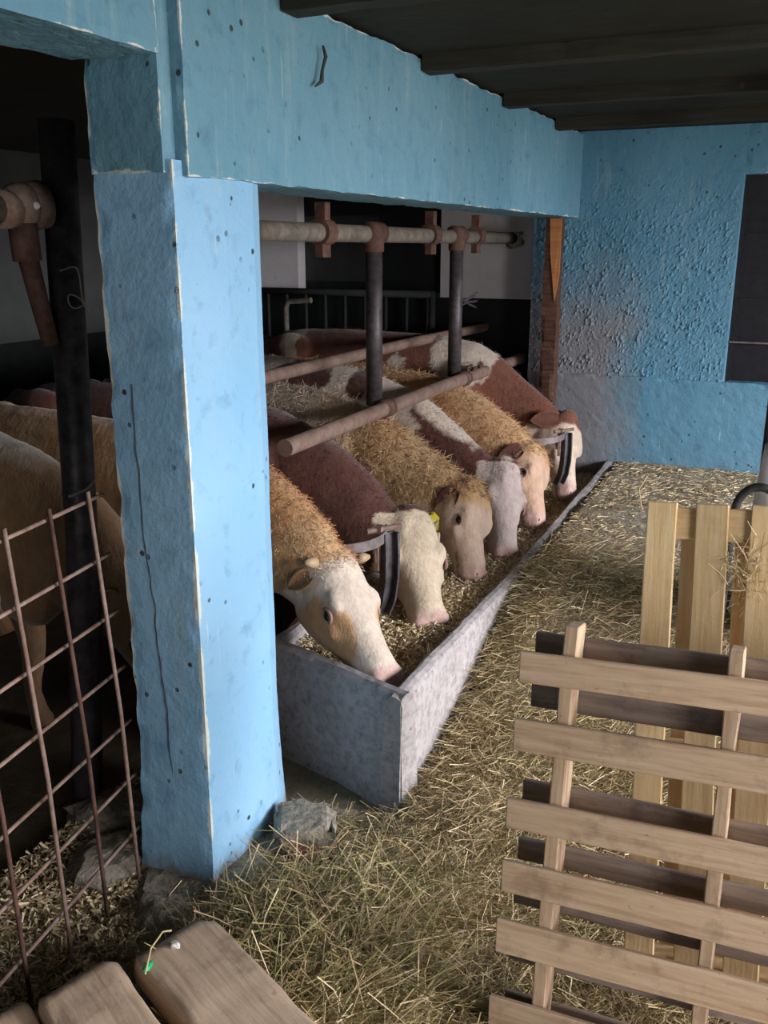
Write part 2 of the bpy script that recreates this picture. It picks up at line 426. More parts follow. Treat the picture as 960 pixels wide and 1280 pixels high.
# back wall: fine roughcast above, smooth render band below
def back_wall():
    x0, x1 = -1.45, -.385; z0, z1 = .86, 2.2; st = .0075
    nx = int((x1-x0)/st); nzv = int((z1-z0)/st); vs = []
    for j in range(nzv+1):
        z = z0+(z1-z0)*j/nzv
        for i in range(nx+1):
            x = x0+(x1-x0)*i/nx; p = (x*1.25, 0, z)
            a = .62-1.25*noise.voronoi(V(p)*46)[0][0]; b = RS.normal(0, .12)+noise.noise(V(p)*90)*.5
            k = min(1, max(0, (1.98-z)/.35))
            edge = min(1, (x1-x)/.03)
            y = 5.15 - k*edge*(.021*max(0, a)*max(0, .55+noise.noise(V(p)*14)*1.2) + .0035*b) - .006*fbm((x, 0, z), 3)
            if i == nx: y = 5.19
            vs.append((x, y, z))
    fs = [(j*(nx+1)+i, j*(nx+1)+i+1, (j+1)*(nx+1)+i+1, (j+1)*(nx+1)+i) for j in range(nzv) for i in range(nx)]
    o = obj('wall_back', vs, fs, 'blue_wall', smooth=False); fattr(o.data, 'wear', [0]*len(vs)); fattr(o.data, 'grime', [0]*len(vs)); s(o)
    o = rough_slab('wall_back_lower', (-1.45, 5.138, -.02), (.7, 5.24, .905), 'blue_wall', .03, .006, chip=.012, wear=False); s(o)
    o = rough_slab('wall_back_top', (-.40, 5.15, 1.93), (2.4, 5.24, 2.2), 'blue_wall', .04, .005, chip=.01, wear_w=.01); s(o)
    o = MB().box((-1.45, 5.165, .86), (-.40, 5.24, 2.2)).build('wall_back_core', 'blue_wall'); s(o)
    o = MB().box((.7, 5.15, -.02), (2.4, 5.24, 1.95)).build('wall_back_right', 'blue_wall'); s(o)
back_wall()
# dark shuttered window in the back wall
win = empty('window_1', (-.15, 5.21, .9)); win['kind'] = 'structure'
w = MB(); w.box((-.22, 0, .0), (.9, .03, 1.05)); w.build('shutter_panel', 'shutter', win)
w = MB(); w.box((-.25, -.03, 0), (-.215, .03, 1.05)); w.build('window_frame', 'shutter', win)
w = MB(); w.box((-.235, -.045, .205), (.9, -.02, .213)); w.build('crossbar', 'dusty_pipe', win)
for zz in (.42, .74): MB().box((-.21, -.012, zz), (.9, 0, zz+.012)).build('shutter_batten', 'shutter', win)

s(MB().box((2.25, -3, -.02), (2.4, 1.1, 2.3)).build('wall_right', 'dark_boards'))
s(MB().box((2.25, 4.4, -.02), (2.4, 5.24, 2.3)).build('wall_right_far', 'dark_boards'))
s(MB().box((2.25, 1.1, 1.78), (2.4, 4.4, 2.3)).build('wall_right_lintel', 'dark_boards'))  # unseen lintel, its height set to keep door light off the upper beam
s(MB().box((-7.5, -3.1, -.02), (-.5, -3, 2.3)).build('wall_rear', 'dark_boards'))
s(MB().box((1.5, -3.1, -.02), (2.4, -3, 2.3)).build('wall_rear_right', 'dark_boards'))
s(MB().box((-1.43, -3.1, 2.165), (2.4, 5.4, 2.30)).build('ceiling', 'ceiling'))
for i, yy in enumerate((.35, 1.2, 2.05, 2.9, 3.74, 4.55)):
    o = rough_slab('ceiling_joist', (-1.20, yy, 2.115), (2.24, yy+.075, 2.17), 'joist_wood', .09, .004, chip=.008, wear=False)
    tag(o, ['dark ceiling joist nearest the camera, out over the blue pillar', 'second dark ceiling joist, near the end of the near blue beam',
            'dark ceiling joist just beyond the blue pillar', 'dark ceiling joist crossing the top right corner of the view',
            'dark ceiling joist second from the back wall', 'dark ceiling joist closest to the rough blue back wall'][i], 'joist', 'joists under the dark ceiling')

# interior of the barn
s(MB().box((-7.5, -3.1, 2.17), (-1.43, 6.2, 2.3)).build('ceiling_barn', 'barn_ceiling'))
YE = 5.6
s(MB().box((-2.17, YE, 1.275), (-1.2, YE+.1, 2.2)).build('wall_barn_end', 'white_wall'))
s(MB().box((-4.75, YE, 1.30), (-3.2, YE+.1, 2.2)).build('wall_barn_end_left', 'white_wall'))
s(MB().box((-4.75, YE, -.02), (-1.2, YE+.1, 1.275)).build('wall_barn_end_lower', 'black_wainscot'))
s(MB().box((-3.6, YE+.12, 1.0), (-1.9, YE+.2, 2.3)).build('door_1', 'black_wainscot'))
s(MB().box((-3.2, YE, 1.275), (-2.17, YE+.12, 1.30)).build('trim_1', 'dark_boards'))
s(MB().box((-3.2, YE+.10, 1.36), (-2.65, YE+.115, 1.78)).build('door_2', 'dark_boards'))
s(MB().box((-4.85, -3, .98), (-4.75, YE+.1, 2.2)).build('wall_left', 'grey_plaster'))
s(MB().box((-4.87, -3, -.02), (-4.74, YE+.1, .98)).build('wall_left_lower', 'black_wainscot'))
s(MB().box((-1.43, 5.24, -.02), (-1.2, 5.62, 2.2)).build('wall_barn_corner', 'black_wainscot'))

# ------------------------------------------------------------------ trough
def trough():
    root = empty('feed_trough', (-1.2, 3.6, 0), 'long grey concrete feed trough the cattle are eating from', 'trough')
    inv = V((1.2, -3.6, 0))
    def slab(name, a, b, th, z0, z1, tilt=0.0, nseg=60, mat='concrete', lump=.008, topf=None):
        """wall from a to b in plan, thickness th to the left, rounded top; z1 a number"""
        a = V(a); b = V(b); d = (b-a).normalized(); n = V((-d.y, d.x)); L = (b-a).length
        prof = [(0, z0), (0, z0+(z1-z0)*.3), (tilt*.4, z0+(z1-z0)*.65), (tilt*.8, z1-.03), (tilt+.006, z1-.008), (tilt+.02, z1), (tilt+th-.02, z1+.002), (tilt+th-.004, z1-.012), (tilt+th, z1-.05), (tilt+th+.015, z0+.1), (tilt+th+.02, z0)]
        vs = []; m = len(prof)
        for i in range(nseg+1):
            q = a+d*L*i/nseg
            for (o_, z) in prof:
                if topf: z = z*topf(q.y)/z1
                p = (q.x+n.x*o_, q.y+n.y*o_, z); e = fbm(p, 6)*lump
                top = 1 if z > z1-.08 else 0
                vs.append(V((p[0]+n.x*e, p[1]+n.y*e, z+top*fbm((p[0], p[1], 0), 9, 5)*.010))+inv)
        fs = [(i*m+k, (i+1)*m+k, (i+1)*m+(k+1) % m, i*m+(k+1) % m) for i in range(nseg) for k in range(m)]
        fs += [list(range(m)), [nseg*m+k for k in range(m)][::-1]]
        return obj(name, vs, fs, mat, root, smooth=False)
    slab('outer_wall', (-.918, 2.13), (-.918, 5.13), .055, 0, .385, .0, 120, topf=lambda y: float(np.interp(y, [2.1, 3.3, 5.13], [.382, .372, .428])))
    slab('end_wall', (-1.62, 2.34), (-.924, 2.124), .06, 0, .386, .005, 40)
    slab('inner_wall', (-1.50, 5.13), (-1.50, 2.36), .06, 0, .36, 0, 60)
    # feed bed inside
    vs = []; nx, ny = 24, 120
    for j in range(ny+1):
        y = 2.15+(5.12-2.15)*j/ny
        for i in range(nx+1):
            x = -1.52+.57*i/nx
            z = .315+.02*((x+1.2)/.25)**2*.6+fbm((x, y, 0), 6)*.035+fbm((x, y, 3), 22)*.01
            if y < 2.6: z -= .04*min(1, (2.6-y)/.25)
            vs.append(V((x, y, z))+inv)
    fs = [(j*(nx+1)+i, j*(nx+1)+i+1, (j+1)*(nx+1)+i+1, (j+1)*(nx+1)+i) for j in range(ny) for i in range(nx)]
    # clip what would stick out through the slanting end wall
    keep = [f for f in fs if all((vs[k].y+3.6) > 2.145+(-.92-(vs[k].x-1.2))*.317 for k in f)]
    o = obj('feed_bed', vs, keep, 'feed', root, smooth=True); o['kind'] = 'stuff'; o['label'] = 'chopped pinkish tan feed lying in the trough'
    return root
trough()

# ------------------------------------------------------------------ strands: hay, feed chips, fur
def ribbons(name, P, D, L, W, bend, colors, mat='hay', parent=None, U=None, seg=2):
    """n bent ribbons: start P, direction D, length L, width W, bend vector, colour"""
    n = len(P); D = D/np.linalg.norm(D, axis=1)[:, None]
    R = RS.normal(size=(n, 3)); S = np.cross(D, R); S /= np.linalg.norm(S, axis=1)[:, None]
    vs = np.empty((n, (seg+1)*2, 3), dtype=np.float32)
    for k in range(seg+1):
        t = k/seg
        c = P + D*(L*t)[:, None] + bend*(t*t)
        w = (W*(1-.55*t))[:, None]
        vs[:, 2*k] = c-S*w/2; vs[:, 2*k+1] = c+S*w/2
    m = (seg+1)*2
    base = (np.arange(n)*m)[:, None, None]
    q = np.array([[2*k, 2*k+1, 2*k+3, 2*k+2] for k in range(seg)])[None]
    F = (base+q).reshape(-1, 4)
    me = bpy.data.meshes.new(name)
    me.vertices.add(n*m); me.vertices.foreach_set('co', vs.reshape(-1))
    me.loops.add(F.size); me.loops.foreach_set('vertex_index', F.reshape(-1).astype(np.int32))
    me.polygons.add(len(F)); me.polygons.foreach_set('loop_start', np.arange(0, F.size, 4, dtype=np.int32))
    me.polygons.foreach_set('loop_total', np.full(len(F), 4, dtype=np.int32)) if hasattr(me.polygons[0], 'loop_total') else None
    me.update(); me.validate()
    cattr(me, np.repeat(colors, m, axis=0))
    me.materials.append(M[mat])
    o = bpy.data.objects.new(name, me); COL.objects.link(o); o['kind'] = 'stuff'
    if parent: o.parent = parent
    return o
HAYC = np.array([(.50, .38, .20), (.64, .50, .29), (.42, .32, .15), (.33, .31, .13), (.76, .62, .41), (.22, .15, .08), (.52, .37, .21)])
def hay_cols(n, probs=None, dark=1.0):
    c = HAYC[RS.choice(len(HAYC), n, p=probs)]*RS.uniform(.65, 1.2, (n, 1)); return c*dark
def scatter_hay(name, n, xr, yr, dens, lr, wr, probs=None, rise=.02, lift=.25, zfun=None):
    xs = RS.uniform(*xr, n*3); ys = RS.uniform(*yr, n*3)
    k = RS.uniform(size=n*3) < dens(xs, ys); xs = xs[k][:n]; ys = ys[k][:n]; n = len(xs)
    z = (zfun or ground_z)(xs, ys)+RS.uniform(0, 1, n)**1.5*rise+.004
    a = RS.uniform(0, 2*PI, n)
    D = np.stack([np.cos(a), np.sin(a), RS.normal(0, lift, n)], 1)
    sl = (zfun or ground_z)(xs+.02, ys+.02) if False else 0
    L = RS.uniform(*lr, n); W = RS.uniform(*wr, n)
    P = np.stack([xs, ys, z], 1)-D*(L/2)[:, None]
    B = RS.normal(0, .3, (n, 3))*L[:, None]; B[:, 2] = -np.abs(B[:, 2])*.6
    # keep both ends above the ground
    E = P+D/np.linalg.norm(D, axis=1)[:, None]*L[:, None]+B
    zf = (zfun or ground_z)
    lo = np.minimum(P[:, 2]-zf(P[:, 0], P[:, 1]), E[:, 2]-zf(E[:, 0], E[:, 1])); P[:, 2] += np.maximum(0, .004-lo)*.8
    return ribbons(name, P, D, L, W, B, hay_cols(n, probs), seg=3)
def in_free(x, y): return np.where((x < -1.17) & (x > -1.5) & (y > 1.58) & (y < 2.12), 0, 1)
def dens_alley(x, y):
    d = np.where(y < 3.0, 1.0, np.clip(1-(y-3.0)/.9, .12, 1))
    d = d*np.where(x < -.98, np.clip((x+1.35)/.3, .05, .55), 1)
    d = d*np.where((y > 2.05) & (x < -.9), 0, 1)
    d = d*np.where(x > .1, .3, 1)*in_free(x, y)
    d = d*np.where((x > -.74) & (y > 2.65), .30, 1)
    return d
def mound(x, y):
    return ground_z(x, y)+.05*np.exp(-((y-1.45)/.5)**2-((x+.85)/.35)**2)+.045*np.exp(-((y-2.6)/.7)**2-((x+.75)/.22)**2)
o = scatter_hay('hay_litter', 62000, (-1.3, .4), (.95, 3.9), dens_alley, (.02, .12), (.0010, .0026), [.22, .2, .16, .12, .12, .08, .10], .03, .25, mound)
tag(o, 'trampled greenish hay covering the alley floor between pillar and pallets', 'hay')
o = scatter_hay('hay_heap', 11000, (-1.15, -.55), (1.05, 1.9), lambda x, y: np.exp(-((x+.85)/.25)**2-((y-1.42)/.3)**2)*in_free(x, y), (.06, .20), (.0014, .003), [.15, .2, .15, .28, .15, .02, .05], .06, .4, mound)
tag(o, 'greener loose hay heap on the floor below the pillar', 'hay')
o = scatter_hay('loose_chaff', 7500, (-.9, .35), (3.2, 5.1), lambda x, y: np.clip(1.3-np.abs(x+.6)*1.2, .3, 1)*np.where((x > -.72) & (y < 4.3), .45, 1), (.008, .045), (.0015, .004), [.1, .3, .08, .05, .32, .1, .05], .008, .08)
tag(o, 'dry chaff and straw strewn on the raised concrete floor at the back', 'chaff')
o = scatter_hay('feed_straw', 3200, (-1.42, -.98), (2.2, 3.6), lambda x, y: np.where(y > 2.2+(-.92-x)*.317, np.clip(1.2-(y-2.3)*1.6, .08, 1), 0), (.02, .09), (.0015, .0035), [.25, .2, .2, .1, .15, .05, .05], .02, .35, lambda x, y: .285+.03*np.clip((y-2.35)/.3, 0, 1))
tag(o, 'short hay stalks mixed into the feed inside the trough', 'hay')
o = scatter_hay('feed_chips', 30000, (-1.45, -.965), (2.3, 5.1), lambda x, y: np.where(y > 2.25+(-.92-x)*.317, 1, 0), (.006, .018), (.004, .008), [.0, .06, .0, .0, .94, .0, .0], .025, .5, lambda x, y: .285+.04*np.clip((y-2.35)/.3, 0, 1))
o.data.color_attributes['Col'].data.foreach_get  # (colour attribute present)
tag(o, 'pale chopped maize feed scattered through the trough', 'feed')
o = scatter_hay('spilled_feed', 16000, (-1.75, -1.05), (.85, 2.0), lambda x, y: np.clip(1.2-np.abs(x+1.42)*1.6, .05, 1)*in_free(x, y), (.006, .028), (.003, .008), [.10, .26, .03, .0, .50, .05, .06], .02, .5, lambda x, y: .01+0*x)
tag(o, 'spilled yellowish feed chips on the floor around the rusty mesh panel', 'feed')

# ------------------------------------------------------------------ cattle
CREAM = np.array((.66, .55, .45)); TAN = np.array((.46, .25, .115)); BLOND = np.array((.54, .36, .19)); BROWN = np.array((.085, .026, .018))
RED = np.array((.15, .05, .028)); PINK = np.array((.58, .37, .33)); GREYW = np.array((.52, .42, .39))
def catmull(pts, vals, q): return np.interp(q, pts, vals)

# template along the body: distance behind the poll, depth of the ring, half width
TPL_D = [-.02, .08, .22, .40, .58, .80, 1.1, 1.4, 1.7, 1.88, 1.96]
TPL_H = [.20, .25, .36, .45, .55, .59, .59, .57, .54, .42, .22]
TPL_W = [.085, .095, .115, .135, .17, .20, .22, .22, .20, .14, .07]

def make_cow(name, label, Y, top, poll, nose, facing, colour, big=1.0, legs=True, width=1.0, tuft=0, hair_x=-2.5, ear_mat=None, horns=False, tags=(), yaw=0.0, voxel=.0125, depth=1.0, ear_droop=0.35, ear_low=0.0, ear_s=1.0, eye_h=-.062, curl=1.0, facey=0.0, coatcol=None, rump=1.96, neck_w=1.0, seed=0.0):
    """top: (X, z) points of the back line from poll to rump; the animal stands along -X at y = Y"""
    poll = V(poll); nose = V(nose); a = (nose-poll); HL = a.length; a.normalize()
    f = V(facing); f = (f-a*f.dot(a)).normalized(); sd = a.cross(f).normalized()
    if sd.y > 0: sd = -sd                       # towards the camera side
    root = empty(name, (top[-1][0]*.5+top[0][0]*.5, Y, 0), label, 'cow', 'cattle at the trough')
    off = V(root.location)
    mb = MB()
    tx = [-p[0] for p in top]; tz = [p[1] for p in top]
    # trunk and neck
    n = 26; rings = []
    for i in range(n):
        dd = -.02+(rump+.02)*i/(n-1)
        X = poll.x-dd
        z = float(np.interp(-X, tx, tz))
        h = float(np.interp(dd, TPL_D, TPL_H))*depth; w_ = float(np.interp(dd, TPL_D, TPL_W))*width
        if dd < .5: w_ *= neck_w
        k = min(1, max(0, (dd-.05)/.75)); k = k*k*(3-2*k)
        yy = poll.y*(1-k)+Y*k + yaw*max(0, dd-.8)
        ztop = z if dd > .15 else z*(dd/.15)+poll.z*(1-dd/.15) if dd > 0 else poll.z
        rings.append((V((X, yy, ztop-h/2)), h/2, w_, dd))
    m = 20; vs = []
    for i, (c, hh, ww, dd) in enumerate(rings):
        dirv = (rings[min(i+1, n-1)][0]-rings[max(i-1, 0)][0]).normalized()
        side = V((0, 0, 1)).cross(dirv).normalized(); up = dirv.cross(side).normalized()
        if up.z < 0: up = -up
        for k in range(m):
            t = 2*PI*k/m; cx = math.cos(t); sy = math.sin(t)
            e = .82
            u_ = math.copysign(abs(sy)**e, sy); s_ = math.copysign(abs(cx)**e, cx)*(1 if sy < 0 else (1-.28*sy))
            vs.append(c+side*s_*ww+up*u_*hh)
    fs = [(i*m+k, i*m+(k+1) % m, (i+1)*m+(k+1) % m, (i+1)*m+k) for i in range(n-1) for k in range(m)]
    fs += [list(range(m))[::-1], [(n-1)*m+k for k in range(m)]]
    mb.add(vs, fs)
    # hips, shoulders, brisket
    wx = poll.x
    zt = lambda X: float(np.interp(-X, tx, tz))
    ax3 = (V((1, 0, 0)), V((0, 1, 0)), V((0, 0, 1)))
    if rump > 1.5:
        for sg in (-1, 1):
            mb.ball((wx-1.62, Y+yaw*.8+sg*.15*width, zt(wx-1.62)-.10), (.13, .07, .09), ax3)
            mb.ball((wx-1.72, Y+yaw*.9+sg*.13*width, zt(wx-1.7)-.32), (.20, .10, .28), ax3)
    for sg in (-1, 1): mb.ball((wx-.62, Y+sg*.13*width, zt(wx-.62)-.34), (.15, .085, .26), ax3)
    mb.ball((wx-.46, Y, zt(wx-.46)-.42), (.15, .09, .16), ax3)
    if legs:
        for sg in (-1, 1):
            x0 = wx-.64
            mb.tube([(x0, Y+sg*.13, .62), (x0+.02, Y+sg*.13, .40), (x0+.035, Y+sg*.125, .30), (x0+.01, Y+sg*.125, .12), (x0+.03, Y+sg*.125, .045), (x0+.045, Y+sg*.125, 0)], [.085, .058, .045, .03, .036, .05], 10)
            x1 = wx-1.72; y1 = Y+yaw*.9+sg*.14
            mb.tube([(x1+.03, y1, .68), (x1+.10, y1, .54), (x1-.02, y1, .40), (x1-.09, y1, .31), (x1-.05, y1, .12), (x1-.03, y1, .045), (x1-.01, y1, 0)], [.13, .10, .065, .05, .033, .038, .05], 10)
        # tail
        x2 = wx-rump+.03; zt2 = zt(x2)
        mb.tube([(x2+.05, Y+yaw, zt2-.06), (x2-.03, Y+yaw, zt2-.12), (x2-.045, Y+yaw, zt2-.4), (x2-.02, Y+yaw, zt2-.65)], [.035, .028, .018, .03], 8)
    # head: loft along the forehead line
    hr = [(-.05, .13, .070), (.03, .175, .086), (.12, .205, .096), (.24, .225, .100), (.36, .228, .100), (.46, .205, .088), (.58, .172, .072), (.70, .145, .062), (.80, .130, .061), (.90, .124, .066), (.97, .108, .061), (1.03, .065, .040)]
    vs = []; m = 20
    sc = HL/.47
    for (tt, h, w_) in hr:
        h *= sc*big; w_ *= sc*big
        dip = -.008*sc*math.sin(max(0, min(1, (tt-.35)/.5))*PI) - (max(0, tt-.88)*.20*sc)
        c = poll+a*HL*tt+f*(dip-h/2+.0)
        for k in range(m):
            t = 2*PI*k/m; cx = math.cos(t); sy = math.sin(t)
            e = .80 if tt < .5 else .9
            s_ = math.copysign(abs(cx)**e, cx)*(1-.22*max(0, -sy)); u_ = math.copysign(abs(sy)**e, sy)
            vs.append(c+sd*s_*w_+f*u_*h/2)
    fs = [(i*m+k, i*m+(k+1) % m, (i+1)*m+(k+1) % m, (i+1)*m+k) for i in range(len(hr)-1) for k in range(m)]
    fs += [list(range(m))[::-1], [(len(hr)-1)*m+k for k in range(m)]]
    mb.add(vs, fs)
    H = lambda t, s_, h: poll+a*HL*t+sd*s_*sc*big+f*h*sc*big
    hax = (a, sd, f)
    mb.ball(H(-.02, 0, -.045), (.05*sc, .075*sc, .055*sc), hax)                 # poll
    for sg in (-1, 1):
        mb.ball(H(.33, sg*.078, -.035), (.045*sc, .026*sc, .028*sc), hax)        # brow
        mb.ball(H(.44, sg*.080, -.085), (.060*sc, .020*sc, .020*sc), hax)        # cheek bone
        mb.ball(H(.24, sg*.066, -.150), (.085*sc, .035*sc, .065*sc), hax)        # jaw muscle
        mb.ball(H(.92, sg*.040, -.030), (.040*sc, .028*sc, .026*sc), hax)        # nostril wing
    mb.ball(H(.90, 0, -.095), (.055*sc, .045*sc, .035*sc), hax)                 # chin
    mb.ball(H(.91, 0, -.062), (.055*sc, .066*sc, .035*sc), hax)                 # upper lip
    # nape joining poll to neck
    mb.tube([poll+a*.05-f*.09, poll+V((-.10, (Y-poll.y)*.1, -.02))-V((0, 0, .10)), V((poll.x-.30, poll.y*.6+Y*.4, zt(poll.x-.30)-.17))], [.085*sc, .10, .125], 12)
    mb.v = [v-off for v in mb.v]
    body = mb.build('body', 'coat', root, True)
    rm = body.modifiers.new('r', 'REMESH'); rm.mode = 'VOXEL'; rm.voxel_size = voxel
    sm = body.modifiers.new('s', 'SMOOTH'); sm.factor = .5; sm.iterations = 3
    bake(body)
    me = body.data; co = coords(me)+np.array(off)
    # relief: coat lumps, and colours
    pn = np.array(poll); an = np.array(a); fn = np.array(f); sn = np.array(sd)
    rel = co-pn; t = rel@an/HL; sl = rel@sn/sc/big; hl = rel@fn/sc/big
    head = (t > -.02) & (np.abs(sl) < .125) & (hl > -.26) & (hl < .06)
    N1 = np.array([fbm(p, 4.5, 3+seed) for p in co]); N2 = np.array([fbm(p, 26, 8+seed) for p in co])
    C = colour(co, t, sl, hl, head, N1, N2)
    # muzzle, soft dark mouth line, rims
    mz = head & (t > .84) & (hl > -.10); k = np.clip((t-.84+N2*.05)/.05, 0, 1)*mz
    C = C*(1-k[:, None]*.9)+PINK*k[:, None]*.9
    mouth = head & (t > .72) & (np.abs(hl+.094-.02*(t-.9)) < .006)
    C[mouth] *= .35
    dis = N2*.004*curl*np.where(head, .4, 1)
    nor = np.empty(len(me.vertices)*3, dtype=np.float32); me.vertex_normals.foreach_get('vector', nor); nor = nor.reshape(-1, 3)
    co2 = co-np.array(off)+nor*dis[:, None]
    me.vertices.foreach_set('co', co2.astype(np.float32).reshape(-1)); me.update()
    cattr(me, np.clip(C*(1+N2[:, None]*.25), 0, 1))
    me.polygons.foreach_set('use_smooth', [True]*len(me.polygons))
    if not me.materials: me.materials.append(M['coat'])
    # eyes, nostrils, ears
    def rel_(p): return V(p)-off
    for sg in (-1, 1):
        e = MB(); e.ball(rel_(H(.385, sg*.093, eye_h)), (.019*sc, .012*sc, .017*sc), hax, 14, 10)
        e.build('eye', 'eye', root, True)
        lid = MB(); pts = []
        for q in range(11):
            w_ = PI*(-.08+1.16*q/10); pts.append(rel_(H(.385, sg*(.097), eye_h)+a*math.cos(w_)*.024*sc+f*math.sin(w_)*.017*sc))
        lid.tube(pts, .0065*sc, 7); lid.build('eyelid', 'eyelid', root, True)
        nn = MB(); nn.ball(rel_(H(.955, sg*.041, -.026)), (.014*sc, .012*sc, .014*sc), hax); nn.build('nostril', 'nostril', root, True)
        # ear: cupped leaf
        base = H(.05, sg*.088, -.07); ed = (sd*sg*.75-f*(ear_droop+.35)-a*.05+V((0, 0, -.25-ear_low))).normalized()
        ew = (a*.9-f*.25); ew = (ew-ed*ew.dot(ed)).normalized(); en = ed.cross(ew).normalized()*(-1 if sg > 0 else 1)
        if en.dot(f) < 0: en = -en
        vs2 = []; fs2 = []; NL, NW = 9, 6; EL = .165*sc*ear_s
        for layer in (0, 1):
            for i in range(NL+1):
                q = i/NL; wd = ear_s*.048*sc*(math.sin(PI*min(1, .12+q*.88))**.8)+.010*sc*(1-q)
                for j in range(NW+1):
                    r_ = -1+2*j/NW
                    cup = .022*sc*(r_*r_)*(1-.5*q)
                    vs2.append(rel_(base+ed*(EL*q)+ew*(r_*wd)+en*(cup-layer*.007-.03*q*q*sc)))
        st = (NL+1)*(NW+1)
        for i in range(NL):
            for j in range(NW):
                A = i*(NW+1)+j; fs2.append((A, A+1, A+NW+2, A+NW+1)); fs2.append((st+A, st+A+NW+1, st+A+NW+2, st+A+1))
        rim = [i*(NW+1) for i in range(NL+1)]+[NL*(NW+1)+j for j in range(1, NW+1)]+[i*(NW+1)+NW for i in range(NL-1, -1, -1)]
        for q in range(len(rim)-1): fs2.append((rim[q], rim[q+1], rim[q+1]+st, rim[q]+st))
        ear = obj('ear', vs2, fs2, 'coat', root, True)
        ec = np.array(ear_mat if ear_mat is not None else TAN)
        cc = np.tile(ec, (len(vs2), 1)); inner = np.zeros(len(vs2)); inner[:st] = 1
        jj = np.array([abs(-1+2*(q % (NW+1))/NW) for q in range(len(vs2))])
        cc = cc*(1-.45*(inner*(jj < .7))[:, None]); cattr(ear.data, cc)
        if horns:
            h_ = MB(); b0 = H(.0, sg*.088, -.035)
            h_.tube([rel_(b0), rel_(b0+sd*sg*.025+f*.004), rel_(b0+sd*sg*.045+f*.006)], [.019, .016, .008], 10); h_.build('horn_bud', 'horn', root, True)
        for (ts, q, r_) in tags:
            if ts == sg:
                tg = MB(); p0 = base+ed*EL*q+ew*r_*.03
                c_ = rel_(p0+en*.012); dn = V((0, 0, -1)); du = ed.cross(dn).normalized(); wd = du.cross(dn).normalized()
                P_ = [c_+wd*x_*.024+dn*z_*.06 for (x_, z_) in ((-.35, 0), (.35, 0), (1, .3), (1, 1), (.7, 1.15), (-.7, 1.15), (-1, 1), (-1, .3))]
                P2 = [p+du*.004 for p in P_]
                k_ = len(P_); tg.add(P_+P2, [list(range(k_))[::-1], [k_+x_ for x_ in range(k_)]]+[(x_, (x_+1) % k_, k_+(x_+1) % k_, k_+x_) for x_ in range(k_)])
                tg.tube([c_-en*.016+du*.0, c_+en*.012], .006, 8)
                to = tg.build('ear_tag', 'tag_yellow', root); to['label'] = 'yellow plastic ear tag'
    # fur tufts on neck and back
    if tuft:
        fa = np.array([p.center[:] for p in me.polygons]); fno = np.array([p.normal[:] for p in me.polygons])
        fv = np.array([p.vertices[0] for p in me.polygons])
        W_ = fa+np.array(off)
        tt_ = (W_-pn)@an/HL
        sel = np.where((fno[:, 2] > -.2) & (W_[:, 0] > hair_x) & ((tt_ < .10)) & ((fno[:, 1] < .4) | (fno[:, 2] > .3)))[0]
        pick = sel[RS.randint(0, len(sel), tuft)]
        P = fa[pick]+RS.normal(0, .004, (tuft, 3)); Nn = fno[pick]
        flow = np.array((.55, 0, -.55))
        L = RS.uniform(.012, .028, tuft)*curl; D = Nn*.55+flow*.7+RS.normal(0, .28*curl, (tuft, 3))
        B = RS.normal(0, .5, (tuft, 3))*L[:, None]-Nn*(L*.35)[:, None]
        cols = np.clip(C[fv[pick]]*RS.uniform(.78, 1.15, (tuft, 1)), 0, 1)
        o = ribbons('hair', P, D, L, RS.uniform(.0012, .0034, tuft), B, cols, 'fur_strand', root, seg=2)
    return root

def two(A, B, k): k = np.clip(k, 0, 1)[:, None]; return A*(1-k)+B*k
def step(x, w=.03): return np.clip(.5+x/w, 0, 1)

def col1(co, t, s_, h, hd, n1, n2):
    C = np.tile(TAN*1.05, (len(co), 1))
    C = two(C, BLOND, step(n1-.12, .2)*.6)
    C = two(C, CREAM*1.02, hd*step(t-.03+n2*.08+np.clip(-h-.12, 0, 1)*2*0, .06))
    patch = (((t-.50)/.27)**2+((h+.13)/.105)**2)
    C = two(C, TAN*1.1, hd*step(1.1-patch+n2*.8, .5)*(np.abs(s_) > .035)*(t < .80)*.97)
    return C
def col2(co, t, s_, h, hd, n1, n2):
    C = np.tile(BROWN, (len(co), 1))*(1+n1[:, None]*.5)
    C = two(C, CREAM*np.array((1., .97, .86)), hd*step(t+.035+n2*.06+n1*.05-np.abs(s_)*.25, .03))
    return C
def col3(co, t, s_, h, hd, n1, n2):
    C = two(np.tile(BLOND*.98, (len(co), 1)), TAN*1.12, step(n1+.02, .3)*.6)
    C = two(C, CREAM*.93, step(-1.72-co[:, 0]+n1*.2, .25)*.85)
    C = two(C, BROWN, step(.80-co[:, 2]+n2*.05, .04)*(co[:, 0] < -1.9))
    C = two(C, CREAM*np.array((.97, .86, .82)), hd*step(t-.22+n2*.1+n1*.1, .12)*.9)
    return C
def col4(co, t, s_, h, hd, n1, n2):
    C = np.tile(CREAM*.98, (len(co), 1))
    X, Z = co[:, 0], co[:, 2]
    C = two(C, BROWN*1.2, step(X+1.57+n2*.07+n1*.1+(Z-.8)*.2, .02)*(1-step(Z+n2*.03+.012*np.clip((-X-1.2)/.15, 0, 1)-np.interp(-X, [1.13, 1.3, 1.45, 1.65, 1.93], [.70, .76, .83, .96, 1.04]), .02))*~hd)
    for (cx, cz, rx, rz) in ((-1.86, .98, .055, .07), (-2.16, 1.0, .15, .075), (-2.9, .8, .2, .3)):
        C = two(C, BROWN*.9, step(1-((X-cx)/rx)**2-((Z-cz)/rz)**2+n2*.5, .15))
    C = two(C, GREYW, hd*step(t+.02+n2*.04, .04))
    C = two(C, BROWN*1.6, (hd & (((t-.42)/.07)**2+((np.abs(s_)-.10)/.03)**2 < 1))*.6)
    return C
